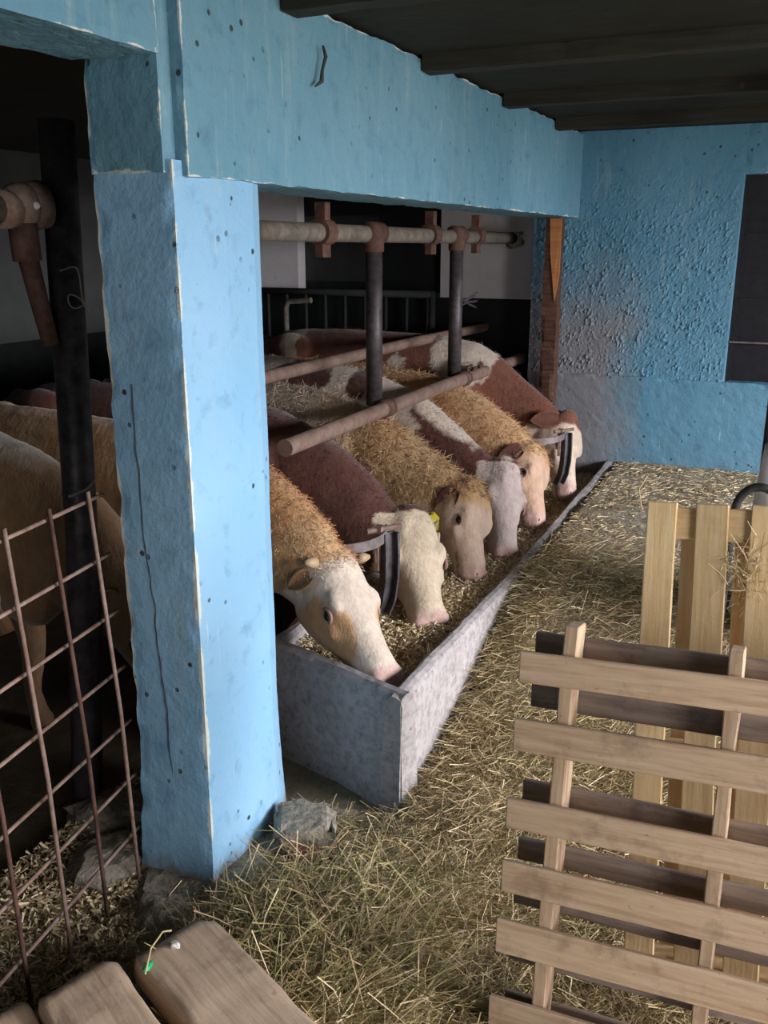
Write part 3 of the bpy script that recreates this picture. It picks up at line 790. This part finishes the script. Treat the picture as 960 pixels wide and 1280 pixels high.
def col5(co, t, s_, h, hd, n1, n2):
    C = two(np.tile(TAN*1.18, (len(co), 1)), BLOND*.95, step(n1, .3)*.5)
    C = two(C, np.array((.56, .37, .27)), hd*step(t-.12+n2*.1, .15)*.85)
    return C
def col6(co, t, s_, h, hd, n1, n2):
    C = np.tile(RED*1.05, (len(co), 1))*(1+n1[:, None]*.4)
    X, Z = co[:, 0], co[:, 2]
    C = two(C, CREAM*.9, step(1-((X+1.66)/.17)**2-((Z-1.03)/.16)**2+n2*.5, .15))
    C = two(C, CREAM*.8, step(1-((X+2.02)/.05)**2-((Z-.98)/.05)**2+n2*1.2, .15))
    C = two(C, CREAM*.6, step(1-((X+2.66)/.05)**2-((Z-1.05)/.2)**2+n2*.6, .15))
    C = two(C, CREAM*np.array((1., .93, .9)), hd*step(t-.10+n2*.03, .03)*(1-.0))
    return C
def col0(co, t, s_, h, hd, n1, n2):  # both coat colours darkened to paint in the dimness of the barn
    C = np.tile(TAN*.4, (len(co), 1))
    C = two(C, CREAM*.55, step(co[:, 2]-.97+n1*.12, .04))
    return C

make_cow('cow', 'tan calf with cream face and orange eye patch, eating at near corner of trough', 2.50,
         [(-1.28, .67), (-1.38, .78), (-1.55, .90), (-1.75, .98), (-2.0, 1.0), (-2.6, 1.03), (-3.3, 1.0)],
         (-1.25, 2.43, .665), (-.995, 2.28, .345), (.85, -.22, .45), col1, ear_s=.55, big=1.16, horns=True, tuft=8000, hair_x=-1.75, ear_mat=TAN*.9, width=.95, curl=.55, seed=1)
make_cow('cow', 'dark brown cow with a plain cream-white face, second from the pillar', 3.00,
         [(-1.34, .66), (-1.46, .76), (-1.62, .88), (-1.85, 1.00), (-2.1, 1.02), (-2.6, 1.05), (-3.4, 1.02)],
         (-1.25, 2.98, .66), (-1.05, 2.715, .345), (.62, -.72, .45), col2, ear_s=.8, big=1.16, ear_droop=1.6, ear_mat=CREAM*.8, width=1.0, tuft=6000, curl=.4, neck_w=1.1, seed=2)
make_cow('cow', 'curly blond cow with yellow ear tags, third from the pillar', 3.44,
         [(-1.17, .66), (-1.30, .74), (-1.45, .82), (-1.65, .93), (-1.88, 1.0), (-2.4, 1.04), (-3.2, 1.02)],
         (-1.13, 3.40, .665), (-1.045, 3.24, .345), (.85, .05, .30), col3, 1.28, ear_mat=BROWN*1.6, tags=((1, 1.0, .1),), width=.96, tuft=24000, curl=1.2, neck_w=1.2, ear_low=1.1, ear_droop=.55, seed=3)
make_cow('cow', 'white cow with dark red-brown neck and grey-white face, fourth from the pillar', 3.88,
         [(-1.13, .66), (-1.30, .74), (-1.45, .83), (-1.65, .96), (-1.93, 1.04), (-2.4, 1.08), (-3.2, 1.05)],
         (-1.13, 3.78, .68), (-1.03, 3.52, .33), (.70, -.60, .45), col4, 1.1, ear_droop=1.2, ear_mat=GREYW*.9, width=.96, tuft=9000, curl=.5, neck_w=1.1, seed=4)
make_cow('cow', 'orange-tan woolly cow with a tan face, second from the back wall', 4.28,
         [(-1.09, .66), (-1.20, .74), (-1.33, .82), (-1.50, .92), (-1.70, .98), (-1.95, 1.0), (-2.4, 1.02), (-3.1, 1.02)],
         (-1.09, 4.18, .665), (-1.0, 3.97, .365), (.85, .10, .30), col5, 1.30, ear_mat=BROWN*2.2, width=.96, tuft=16000, curl=.9, neck_w=1.15, ear_low=.5, ear_droop=.6, seed=5)
make_cow('cow', 'red-brown cow with a white shoulder patch and white face, nearest the back wall', 4.72,
         [(-1.05, .70), (-1.18, .78), (-1.30, .85), (-1.48, .97), (-1.65, 1.10), (-1.85, 1.13), (-2.4, 1.14), (-3.1, 1.12)],
         (-1.055, 4.70, .73), (-.985, 4.49, .37), (.85, .05, .35), col6, 1.05, ear_mat=RED*1.3, width=.96, tuft=5000, curl=.4, neck_w=1.0, seed=6)
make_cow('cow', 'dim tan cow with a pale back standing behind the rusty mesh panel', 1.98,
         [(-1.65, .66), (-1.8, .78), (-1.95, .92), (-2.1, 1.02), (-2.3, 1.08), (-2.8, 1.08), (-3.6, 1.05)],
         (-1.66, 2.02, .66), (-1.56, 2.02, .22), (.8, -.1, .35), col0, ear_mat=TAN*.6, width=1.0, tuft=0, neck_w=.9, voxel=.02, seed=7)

# ------------------------------------------------------------------ stall pipework
def pipe(name, pts, r, mat, label, cat, group=None, n=14, jit=.0):
    o = MB().tube(pts, r, n).build(name, mat, None, True)
    m = o.modifiers.new('e', 'EDGE_SPLIT'); m.split_angle = math.radians(50)
    return tag(o, label, cat, group)
pipe('neck_rail', [(-1.53, 2.56, .955), (-1.53, 4.0, .965), (-1.53, 5.30, .955)], .030, 'rusty_pipe', 'lower front pipe rail lying across the necks of the cattle', 'rail')
pipe('back_rail', [(-1.86, 2.9, 1.115), (-1.86, 4.4, 1.115), (-1.86, 5.58, 1.10)], .026, 'rusty_pipe', 'upper thinner pipe rail passing behind the two dark posts', 'rail')
top = empty('overhead_pipe', (-1.60, 4, 1.64), 'horizontal dusty pipe hung under the blue beam', 'pipe')
MB().tube([(0, -1.45, 0), (0, 1.25, -.01)], .032, 14).build('pipe', 'dusty_pipe', top, True)
for yy in (-1.02, .0, .62):
    c = MB(); c.tube([(0, yy-.035, 0), (0, yy+.035, 0)], .046, 14); c.box((-.02, yy-.02, .03), (.02, yy+.02, .10)); c.box((-.015, yy-.03, -.085), (.015, yy+.03, -.04)); c.build('pipe_clamp', 'rust', top)
c = MB(); c.tube([(0, 1.24, -.01), (-.01, 1.28, -.02), (.03, 1.35, -.03)], [.04, .05, .015], 10); c.tube([(0, 1.2, .0), (.02, 1.36, .02)], [.02, .01], 8); c.build('torn_end', 'dusty_pipe', top)
def post(Y, label):
    r = empty('stall_post', (-1.585, Y, .97), label, 'post', 'dark posts above the cattle')
    MB().tube([(0, 0, .0), (0, 0, .30), (0, 0, .63)], .033, 16).build('tube', 'dark_post', r, True)
    c = MB(); c.tube([(0, 0, .60), (0, 0, .69)], .040, 14); c.tube([(0, -.05, .67), (0, .05, .67)], .044, 14); c.build('top_fitting', 'rust', r, True)
    c = MB(); c.tube([(.05, -.035, -.01), (.05, .035, -.01)], .038, 12); c.tube([(0, 0, .03), (.02, 0, .0), (.05, 0, -.01)], .022, 8); c.build('foot_clamp', 'rust', r, True)
post(3.37, 'dark vertical steel post nearer the pillar, over the cattle')
p2 = post(4.30, 'dark vertical steel post nearer the back wall with bare shiny foot')
# chain on the rail beside the far post
ch = empty('rusty_chain', (-1.53, 4.46, .97), 'short rusty chain wound round the neck rail by the far dark post', 'chain')
for i in range(7):
    w_ = i/6
    lk = MB(); c0 = V((.0+.02*math.sin(i*2), -.10+.20*w_, .035-.01*(i % 2)))
    pts = [c0+V((.010*math.sin(q*PI/4)*(1 if i % 2 else .3), .022*math.cos(q*PI/4), .010*math.sin(q*PI/4)*(.3 if i % 2 else 1))) for q in range(9)]
    lk.tube(pts, .005, 6, False); lk.build('link', 'rust', ch, True)

# wooden post at the wall end of the opening
wp = empty('wooden_post', (-1.30, 5.06, 0), 'reddish wooden post with a bare orange split at top, against the blue wall end', 'post')
o = rough_slab('post', (-.05, -.045, 0), (.035, .045, 1.735), 'post_wood', .02, .006, wp, .012, wear=False)
vs = [(.036, -.048, 1.73), (-.025, -.050, 1.73), (-.015, -.052, 1.55), (.005, -.052, 1.40), (.018, -.049, 1.30), (.037, -.048, 1.45)]
MB().add([V(v) for v in vs]+[V(v)+V((0, .012, 0)) for v in vs], [[5, 4, 3, 2, 1, 0], [6, 7, 8, 9, 10, 11]]+[(i, (i+1) % 6, 6+(i+1) % 6, 6+i) for i in range(6)]).build('bare_split', 'orange_wood', wp)

# steel neck yokes next to the heads
def yoke(loc, label, s_=1.0, hoop=True):
    r = empty('neck_yoke', loc, label, 'yoke', 'steel neck yokes between the heads')
    # vertical bent channel
    pts = [(.0, 0, .0), (.003, 0, -.08), (.002, -.002, -.16), (-.008, -.004, -.24), (-.03, -.006, -.30)]
    c = MB()
    for (dx, w_, th) in ((0, .028, .005),):
        P = [V(p)*s_ for p in pts]; vs = []
        for i, p in enumerate(P):
            d = (P[min(i+1, len(P)-1)]-P[max(0, i-1)]).normalized(); sdv = V((.55, .83, 0)).normalized(); nn = d.cross(sdv).normalized()
            for (a_, b_) in ((-1, -1), (1, -1), (1, 1), (.75, 1), (.75, -.3), (-.75, -.3), (-.75, 1), (-1, 1)):
                vs.append(p+sdv*a_*w_*s_+nn*b_*.018*s_)
        n_ = 8; fs = [(i*n_+k, i*n_+(k+1) % n_, (i+1)*n_+(k+1) % n_, (i+1)*n_+k) for i in range(len(P)-1) for k in range(n_)]
        fs += [list(range(n_))[::-1], [(len(P)-1)*n_+k for k in range(n_)]]
        c.add(vs, fs)
    c.build('channel', 'yoke_steel', r)
    h = MB(); h.box((-.045*s_, -.035*s_, -.02*s_), (-.015*s_, .0, .025*s_)); h.box((-.04*s_, -.04*s_, -.13*s_), (-.025*s_, -.015*s_, -.02*s_)); h.tube([V((-.06, -.05, .01))*s_, V((.03, .03, .02))*s_], .010*s_, 8); h.tube([V((-.035, -.03, .0))*s_, V((-.033, -.034, -.10))*s_], .008*s_, 8)
    h.build('hinge', 'rust_light', r)
    if hoop:
        b = MB(); vs = []; N_ = 22
        for i in range(N_+1):
            w_ = PI*1.25*(i/N_)-.15*PI; cx = -.21+.20*math.cos(w_); cy = -.02-.12*math.sin(w_)*1.0-.10*(i/N_)
            p = V((cx, cy, -.01-.02*math.sin(w_)))*s_; pn_ = V((math.cos(w_), -math.sin(w_), 0))
            for (q, z_) in ((0, -.018), (.006, -.018), (.006, .018), (0, .018)): vs.append(p+pn_*q*s_+V((0, 0, z_*s_)))
        fs = [(i*4+k, i*4+(k+1) % 4, (i+1)*4+(k+1) % 4, (i+1)*4+k) for i in range(N_) for k in range(4)]+[(3, 2, 1, 0), (N_*4, N_*4+1, N_*4+2, N_*4+3)]
        b.add(vs, fs); b.build('hoop', 'yoke_worn', r)
    return r
yoke((-1.215, 2.70, .665), 'bent dark steel yoke with rusty hinge between the tan calf and the white-faced brown cow')
yoke((-1.02, 4.36, .72), 'smaller dark steel yoke between the two farthest heads by the back wall', .85)

# dark railing against the far end wall
rl = empty('dark_railing', (-2.9, 5.42, .4), 'dark barred railing in the shadow behind the cattle', 'railing')
MB().tube([(-.75, 0, .90), (.75, 0, .90)], .022, 8).build('top_rail', 'dark_boards', rl, True)
MB().tube([(-.75, 0, .10), (.75, 0, .10)], .018, 8).build('bottom_rail', 'dark_boards', rl, True)
for sx in (-.75, .75): MB().tube([(sx, 0, -.4), (sx, 0, .92)], .02, 8).build('railing_post', 'dark_boards', rl, True)
for i in range(11): MB().tube([(-.72+i*.144, 0, .1), (-.72+i*.144, 0, .9)], .011, 6).build('bar', 'dark_boards', rl, True)
pipe('bent_pipe', [(-2.98, 5.05, .0), (-2.98, 5.05, 1.22), (-2.96, 5.05, 1.26), (-2.80, 5.05, 1.27)], .018, 'dusty_pipe', 'pale bent pipe in the shadow beside the blue pillar', 'pipe')
tw = empty('twig_clump', (-1.56, 4.32, 1.33), 'dark straw and twigs caught on the far steel post', 'twigs')
for i in range(9):
    a_ = RS.uniform(-.7, .7); MB().tube([(0, 0, RS.uniform(-.02, .02)), (.02, .05, a_*.03), (.03, RS.uniform(.09, .15), a_*.06)], .003, 5).build('twig', 'dark_post', tw)

# ------------------------------------------------------------------ left opening: post, fitting, twine, beam
lp = empty('stall_upright', (-1.80, 1.85, 0), 'thick dark steel upright behind the rusty mesh panel', 'post')
MB().tube([(.0, -.04, 0), (0, .04, .8), (0, .09, 1.9)], .045, 16).build('tube', 'dark_post', lp, True)
fp = empty('rusty_fitting', (-1.80, 1.79, 1.68), 'rusty pipe elbow with a short hanging pipe stub, above the left opening', 'pipe')
MB().tube([(.03, -.9, .0), (.0, -.06, .0)], .034, 14).build('pipe', 'dusty_pipe', fp, True)
c = MB(); c.ball((0, .0, .01), (.055, .058, .055)); c.tube([(-.0, .03, .01), (.01, .065, .015)], .058, 16); c.tube([(0, -.075, 0), (0, -.03, 0)], .046, 14); c.build('elbow', 'rust_light', fp, True)
c = MB(); c.tube([(0, .0, -.03), (0, .005, -.12)], .036, 12); c.build('socket', 'rust', fp, True)
c = MB(); c.tube([(0, .005, -.10), (0, .03, -.22), (0, .055, -.33)], [.026, .024, .022], 12); c.build('stub', 'rust', fp, True)
MB().ball((.05, .0, .01), (.012, .01, .01)).build('bolt', 'white_chip', fp, True)
pts = [(-1.74, 1.84, 1.535), (-1.74, 1.90, 1.54), (-1.74, 1.91, 1.47), (-1.74, 1.92, 1.44), (-1.74, 1.90, 1.465), (-1.74, 1.865, 1.475), (-1.74, 1.86, 1.455), (-1.74, 1.88, 1.44), (-1.74, 1.92, 1.445), (-1.74, 1.93, 1.42)]
def smooth_path(p, k=5):
    p = [V(q) for q in p]; out = []
    for i in range(len(p)-1):
        a, b, c, d = p[max(i-1, 0)], p[i], p[i+1], p[min(i+2, len(p)-1)]
        for j in range(k):
            t = j/k; out.append(.5*((2*b)+(c-a)*t+(2*a-5*b+4*c-d)*t*t+(3*b-a-3*c+d)*t**3))
    return out+[p[-1]]
pts = smooth_path(pts)
tag(MB().tube(pts, .002, 6).build('twine_loop', 'twine', None, True), 'looped bit of pale twine on the dark upright', 'twine')
pipe('twine_knot', [(-1.745, 1.80, .955), (-1.74, 1.86, .96), (-1.76, 1.92, .975)], .004, 'twine', 'twine tied around the dark upright at the height of the cows', 'twine')
o = rough_slab('pale_rail', (-3.2, 1.70, .60), (-2.0, 1.76, .68), 'concrete', .05, .004, wear=False); tag(o, 'pale concrete rail in the shadow behind the mesh panel', 'rail')

# ------------------------------------------------------------------ rusty mesh panel
mp = empty('mesh_panel', (-1.43, 1.60, 0), 'rusty welded mesh panel standing left of the blue pillar', 'mesh panel')
FD = V((.16, -1, 0)).normalized()
for i in range(6):
    s0 = .03+.148*i
    a_ = FD*s0
    MB().tube([a_+V((-.04, 0, 1.055)), a_+V((.0, 0, .5)), a_+V((.012, 0, .0))], .0050, 8).build('vertical_rod', 'rust' if i % 2 else 'rust_light', mp, True)
for j in range(8):
    z_ = 1.028-.148*j
    x_ = -.04+.045*(1-z_/1.05)
    MB().tube([FD*(-.045)+V((x_-.012, 0, z_)), FD*.80+V((x_-.012, 0, z_+.0))], .0048, 8).build('horizontal_rod', 'rust_light', mp, True)

# ------------------------------------------------------------------ pallets
def board(name, mat, parent, org, ux, uy, un, u0, u1, v0, v1, n0, n1, sk=0.0, along='u'):
    """one plank; local X runs along its grain"""
    U0, U1, V0, V1 = u0, u1, v0, v1
    ctr = org+ux*((u0+u1)/2)+uy*((v0+v1)/2)+un*((n0+n1)/2)
    if along == 'u': gx, gy, L, W = ux, uy, u1-u0, v1-v0
    else: gx, gy, L, W = uy, -ux, v1-v0, u1-u0
    gx = (gx+gy*sk).normalized(); gz = gx.cross(gy).normalized(); gy = gz.cross(gx).normalized()
    T = abs(n1-n0); N_ = 8; vs = []
    for i in range(N_+1):
        x = -L/2+L*i/N_; j1 = RS.normal(0, .0012); j2 = RS.normal(0, .0012)
        vs += [(x, -W/2+j1, -T/2), (x, W/2+j2, -T/2), (x, W/2+j2, T/2), (x, -W/2+j1, T/2)]
    fs = [(i*4+k, (i+1)*4+k, (i+1)*4+(k+1) % 4, i*4+(k+1) % 4) for i in range(N_) for k in range(4)]+[(0, 1, 2, 3), (N_*4+3, N_*4+2, N_*4+1, N_*4)]
    o = obj(name, vs, fs, mat, parent)
    m = Matrix((gx, gy, gz)).transposed().to_4x4(); m.translation = ctr-V(parent.location)
    o.matrix_local = m; bevel(o, .0025, 1); return o

B0 = V((-.44, 1.47, 0)); UU = V((-.0175, .2095, .9777)).normalized(); RR = V((1, -.005, .019)); NN = RR.cross(UU).normalized(); RR = UU.cross(NN).normalized()
p1 = empty('front_pallet', tuple(B0), 'wooden slatted pallet standing in front, pale boards level and dirty', 'pallet')
for (v0, v1) in ((.783, .846), (.642, .709), (.481, .543), (.346, .411), (.217, .287), (.05, .12)):
    board('board', 'pallet_wood', p1, B0, RR, UU, NN, RS.uniform(-.003, .003), 1.12, v0+.013, v1+.013, -.014, 0, .036)
for (v0, v1) in ((.820, .872), (.714, .775), (.495, .555), (.382, .43), (.285, .345), (.16, .225), (.03, .09)):
    board('rear_board', 'grey_wood', p1, B0, RR, UU, NN, .008, 1.12, v0+.01, v1+.01, -.098, -.084, .03)
for u0 in (.082, .388, .70, 1.03):
    board('stringer', 'pallet_wood', p1, B0, RR, UU, NN, u0, u0+.027, .0, .900, -.083, -.015, 0, 'v')
B1 = V((-.2, 1.74, 0)); U1 = V((-.064, .238, .969)).normalized(); R1 = V((.998, .015, .062)); N1_ = R1.cross(U1).normalized(); R1 = U1.cross(N1_).normalized()
p2_ = empty('rear_pallet', tuple(B1), 'yellower pallet leaning behind the front one with its boards upright', 'pallet')
for (u0, u1) in ((-.014, .050), (.090, .158), (.196, .268), (.305, .372), (.415, .48), (.52, .59), (.63, .70), (.74, .80)):
    board('board', 'pallet_wood_yellow', p2_, B1, R1, U1, N1_, u0, u1, 0.0, 1.10-RS.uniform(0, .006), -.014, 0, RS.uniform(-.004, .004), 'v')
for (u0, u1) in ((.055, .11), (.168, .235), (.30, .37), (.43, .50), (.56, .63), (.69, .76)):
    board('rear_board', 'pallet_wood_yellow', p2_, B1, R1, U1, N1_, u0, u1, 0.0, 1.085, -.078, -.066, RS.uniform(-.004, .004), 'v')
for (v0, v1) in ((1.015, 1.085), (.50, .57), (.03, .10)):
    board('stringer', 'pallet_wood_yellow', p2_, B1, R1, U1, N1_, -.01, .80, v0, v1, -.065, -.015)
# hay caught on the rear pallet
n = 260
P = np.stack([RS.normal(-.065, .022, n), RS.normal(1.975, .015, n), RS.normal(.935, .03, n)], 1)
o = ribbons('caught_hay', P, RS.normal(size=(n, 3))*np.array((.7, .3, 1)), RS.uniform(.015, .05, n), RS.uniform(.0012, .0025, n), RS.normal(0, .012, (n, 3)), hay_cols(n, [.2, .3, .1, .1, .3, 0, 0]), seg=3)
tag(o, 'wisps of hay caught between the boards of the rear pallet', 'hay')
tag(MB().tube([(-.29, 1.985, 1.04), (-.30, 1.985, 1.09), (-.285, 1.99, 1.12)], .0014, 5).build('straw_stalk', 'straw', None, True), 'single straw stalk sticking up at the rear pallet corner', 'straw')

# ------------------------------------------------------------------ worn planks bottom left
def plank(a, b, w, z0, z1, label, jit=.012):
    a = V((*a, 0)); b = V((*b, 0)); d = (b-a); L = d.length; d.normalize(); ctr = (a+b)/2
    N_, K = 30, 12; vs = []; T = z1-z0
    for i in range(N_+1):
        x = -L/2+L*i/N_; e = min(1, (min(i, N_-i)/N_*L)/.03); rr = .35+.65*math.sqrt(1-(1-e)**2)
        for k in range(K*2):
            t = 2*PI*(k+.5)/(K*2); cx = math.cos(t); sy = math.sin(t)
            y = math.copysign(abs(cx)**.25, cx)*w/2*(.93+.07*rr)+nz((x, k, L), 6)*jit*.4; z = math.copysign(abs(sy)**.38, sy)*T/2*(.55+.45*rr)
            z += (fbm((x*1.2, y*3, w*9), 8)*.012 if sy > 0 else 0)
            vs.append((x+nz((y*8, z, w), 3)*jit, y, z))
    m = K*2; fs = [(i*m+k, (i+1)*m+k, (i+1)*m+(k+1) % m, i*m+(k+1) % m) for i in range(N_) for k in range(m)]+[list(range(m)), [N_*m+k for k in range(m)][::-1]]
    o = obj('worn_plank', vs, fs, 'worn_plank_wood', None, True, (ctr.x, ctr.y, (z0+z1)/2), (0, 0, math.atan2(d.y, d.x)))
    return tag(o, label, 'plank', 'worn planks in the bottom left corner')
plank((-1.085, 1.29), (-.60, 1.07), .190, .12, .20, 'rightmost worn brown plank, broadest, with the green scrap and straw on it')
plank((-1.19, 1.115), (-.70, .875), .165, .12, .20, 'middle worn brown plank with a rounded dark end')
plank((-1.29, .99), (-.80, .74), .14, .08, .17, 'leftmost worn plank at the very corner of the view')
sup = rough_slab('plank_support', (-1.12, .72, 0.0), (-.98, 1.26, .11), 'grey_wood', .03, .004, wear=False); tag(sup, 'low grey timber under the worn planks', 'timber')
def lumps(name, mat, c, r, seed, label, cat, parent=None):
    mb = MB(); mb.ball((0, 0, 0), (1, 1, 1), None, 18, 12)
    vs = [V((v.x*r[0], v.y*r[1], v.z*r[2]))*(1+fbm(v*1.0+V((seed, 0, 0)), 1.3)*.55+nz(v, 5, seed)*.08) for v in mb.v]
    o = obj(name, vs, mb.f, mat, parent, False, c); 
    return tag(o, label, cat) if label else o
lumps('green_scrap', 'green_plastic', (-1.065, 1.185, .205), (.007, .014, .005), 1, 'tiny bright green plastic scrap on the worn plank', 'scrap')
lumps('white_pebble', 'white_chip', (-1.05, 1.255, .207), (.012, .009, .006), 2, 'small white chip on the worn plank', 'pebble')
tag(MB().tube([(-1.055, 1.165, .207), (-1.075, 1.21, .225), (-1.075, 1.25, .235), (-1.06, 1.26, .235)], .0022, 5).build('straw_stalk', 'straw', None, True), 'single curved straw lying on the worn plank', 'straw')

# rubble and broken concrete round the pillar foot
rub = empty('broken_block', (-1.07, 1.86, .0), 'broken block of brick and mortar at the foot of the pillar', 'rubble')
def chunk(name, mat, lo, hi, parent, seed=0, rot=0):
    o = rough_slab(name, lo, hi, mat, .012, .016, parent, .03, wear=False); o.rotation_euler = (0, 0, rot); return o
chunk('brick', 'brick_red', (-.09, -.075, 0), (.065, .07, .075), rub, 0, .5)
chunk('mortar', 'rubble', (-.10, -.05, .055), (.07, .095, .115), rub, 0, .5)
lumps('pillar_footing', 'rubble', (-1.26, 1.74, -.005), (.25, .29, .055), 4, 'crumbling grey concrete footing spread around the pillar base', 'footing')
lumps('concrete_chunk', 'rubble', (-1.52, 1.60, .01), (.11, .13, .055), 5, 'grey concrete chunk under the mesh panel beside the pillar', 'rubble')
lumps('concrete_chunk', 'rubble', (-1.27, 1.50, .0), (.12, .09, .055), 6, 'grey concrete lump in front of the pillar foot', 'rubble')
lumps('concrete_chunk', 'rubble', (-1.10, 1.58, -.005), (.15, .10, .05), 7, 'flat grey concrete lump half under hay right of the pillar foot', 'rubble')
lumps('concrete_chunk', 'rubble', (-1.68, 1.78, .01), (.12, .12, .05), 8, 'grey concrete chunk farther back behind the mesh panel', 'rubble')
# cobweb-like rope on the beam
tag(MB().tube([(-1.19, 2.235, 2.075), (-1.185, 2.24, 2.05), (-1.19, 2.23, 2.02), (-1.185, 2.215, 1.99), (-1.19, 2.19, 1.975)], [.003, .005, .004, .006, .002], 6).build('hanging_cobweb', 'black_rubber', None, True), 'dark dusty cobweb strand hanging on the blue beam', 'cobweb')

# ------------------------------------------------------------------ right edge: dark door leaf, white sack, hose
dl = empty('steel_column', (-.09, 3.34, .40), 'dark square steel column at the right border of the view', 'column')
MB().box((0, 0, 0), (.12, .10, 1.72)).build('shaft', 'black_paint', dl)
MB().tube([(-.004, .0, .0), (-.004, .0, 1.72)], .012, 8).build('edge_tube', 'shutter', dl, True)
MB().ball((-.012, -.01, .86), (.008, .008, .015)).build('hinge_pin', 'dusty_pipe', dl, True)
vs = []; N_, m = 12, 16
sk = MB()
for i in range(N_+1):
    q = i/N_; w_ = .10*(1-.62*q)+.008
    for k in range(m):
        t_ = 2*PI*k/m; vs.append((math.cos(t_)*w_*(1+.1*math.sin(3*t_+q*4)), math.sin(t_)*w_*1.3*(1+.08*math.sin(5*t_+q*7)), q*.60))
sk.add(vs, [(i*m+k, i*m+(k+1) % m, (i+1)*m+(k+1) % m, (i+1)*m+k) for i in range(N_) for k in range(m)]+[list(range(m))[::-1], [N_*m+k for k in range(m)]])
o = sk.build('feed_sack', 'white_sack', None, True); o.location = (-.045, 3.22, .37); tag(o, 'white plastic sack standing behind the rear pallet beside the dark steel column', 'sack')
hs = MB(); pts = []
for i in range(30):
    w_ = i/29*PI*1.9; pts.append((-.155+.055*math.cos(w_+.6), 3.03+.03*math.cos(w_*.5), .72+.075*math.sin(w_+.6)))
pts = [(-.165, 3.04, .36), (-.160, 3.04, .70)]+[(-.085-.07*math.cos(PI*i/16), 3.04, .78+.085*math.sin(PI*i/16)) for i in range(15)]+[(-.02, 3.04, .70), (-.02, 3.03, .36)]
hs.tube(pts, .014, 10); tag(hs.build('black_hose', 'black_rubber', None, True), 'black rubber hose arched in front of the white sack', 'hose')
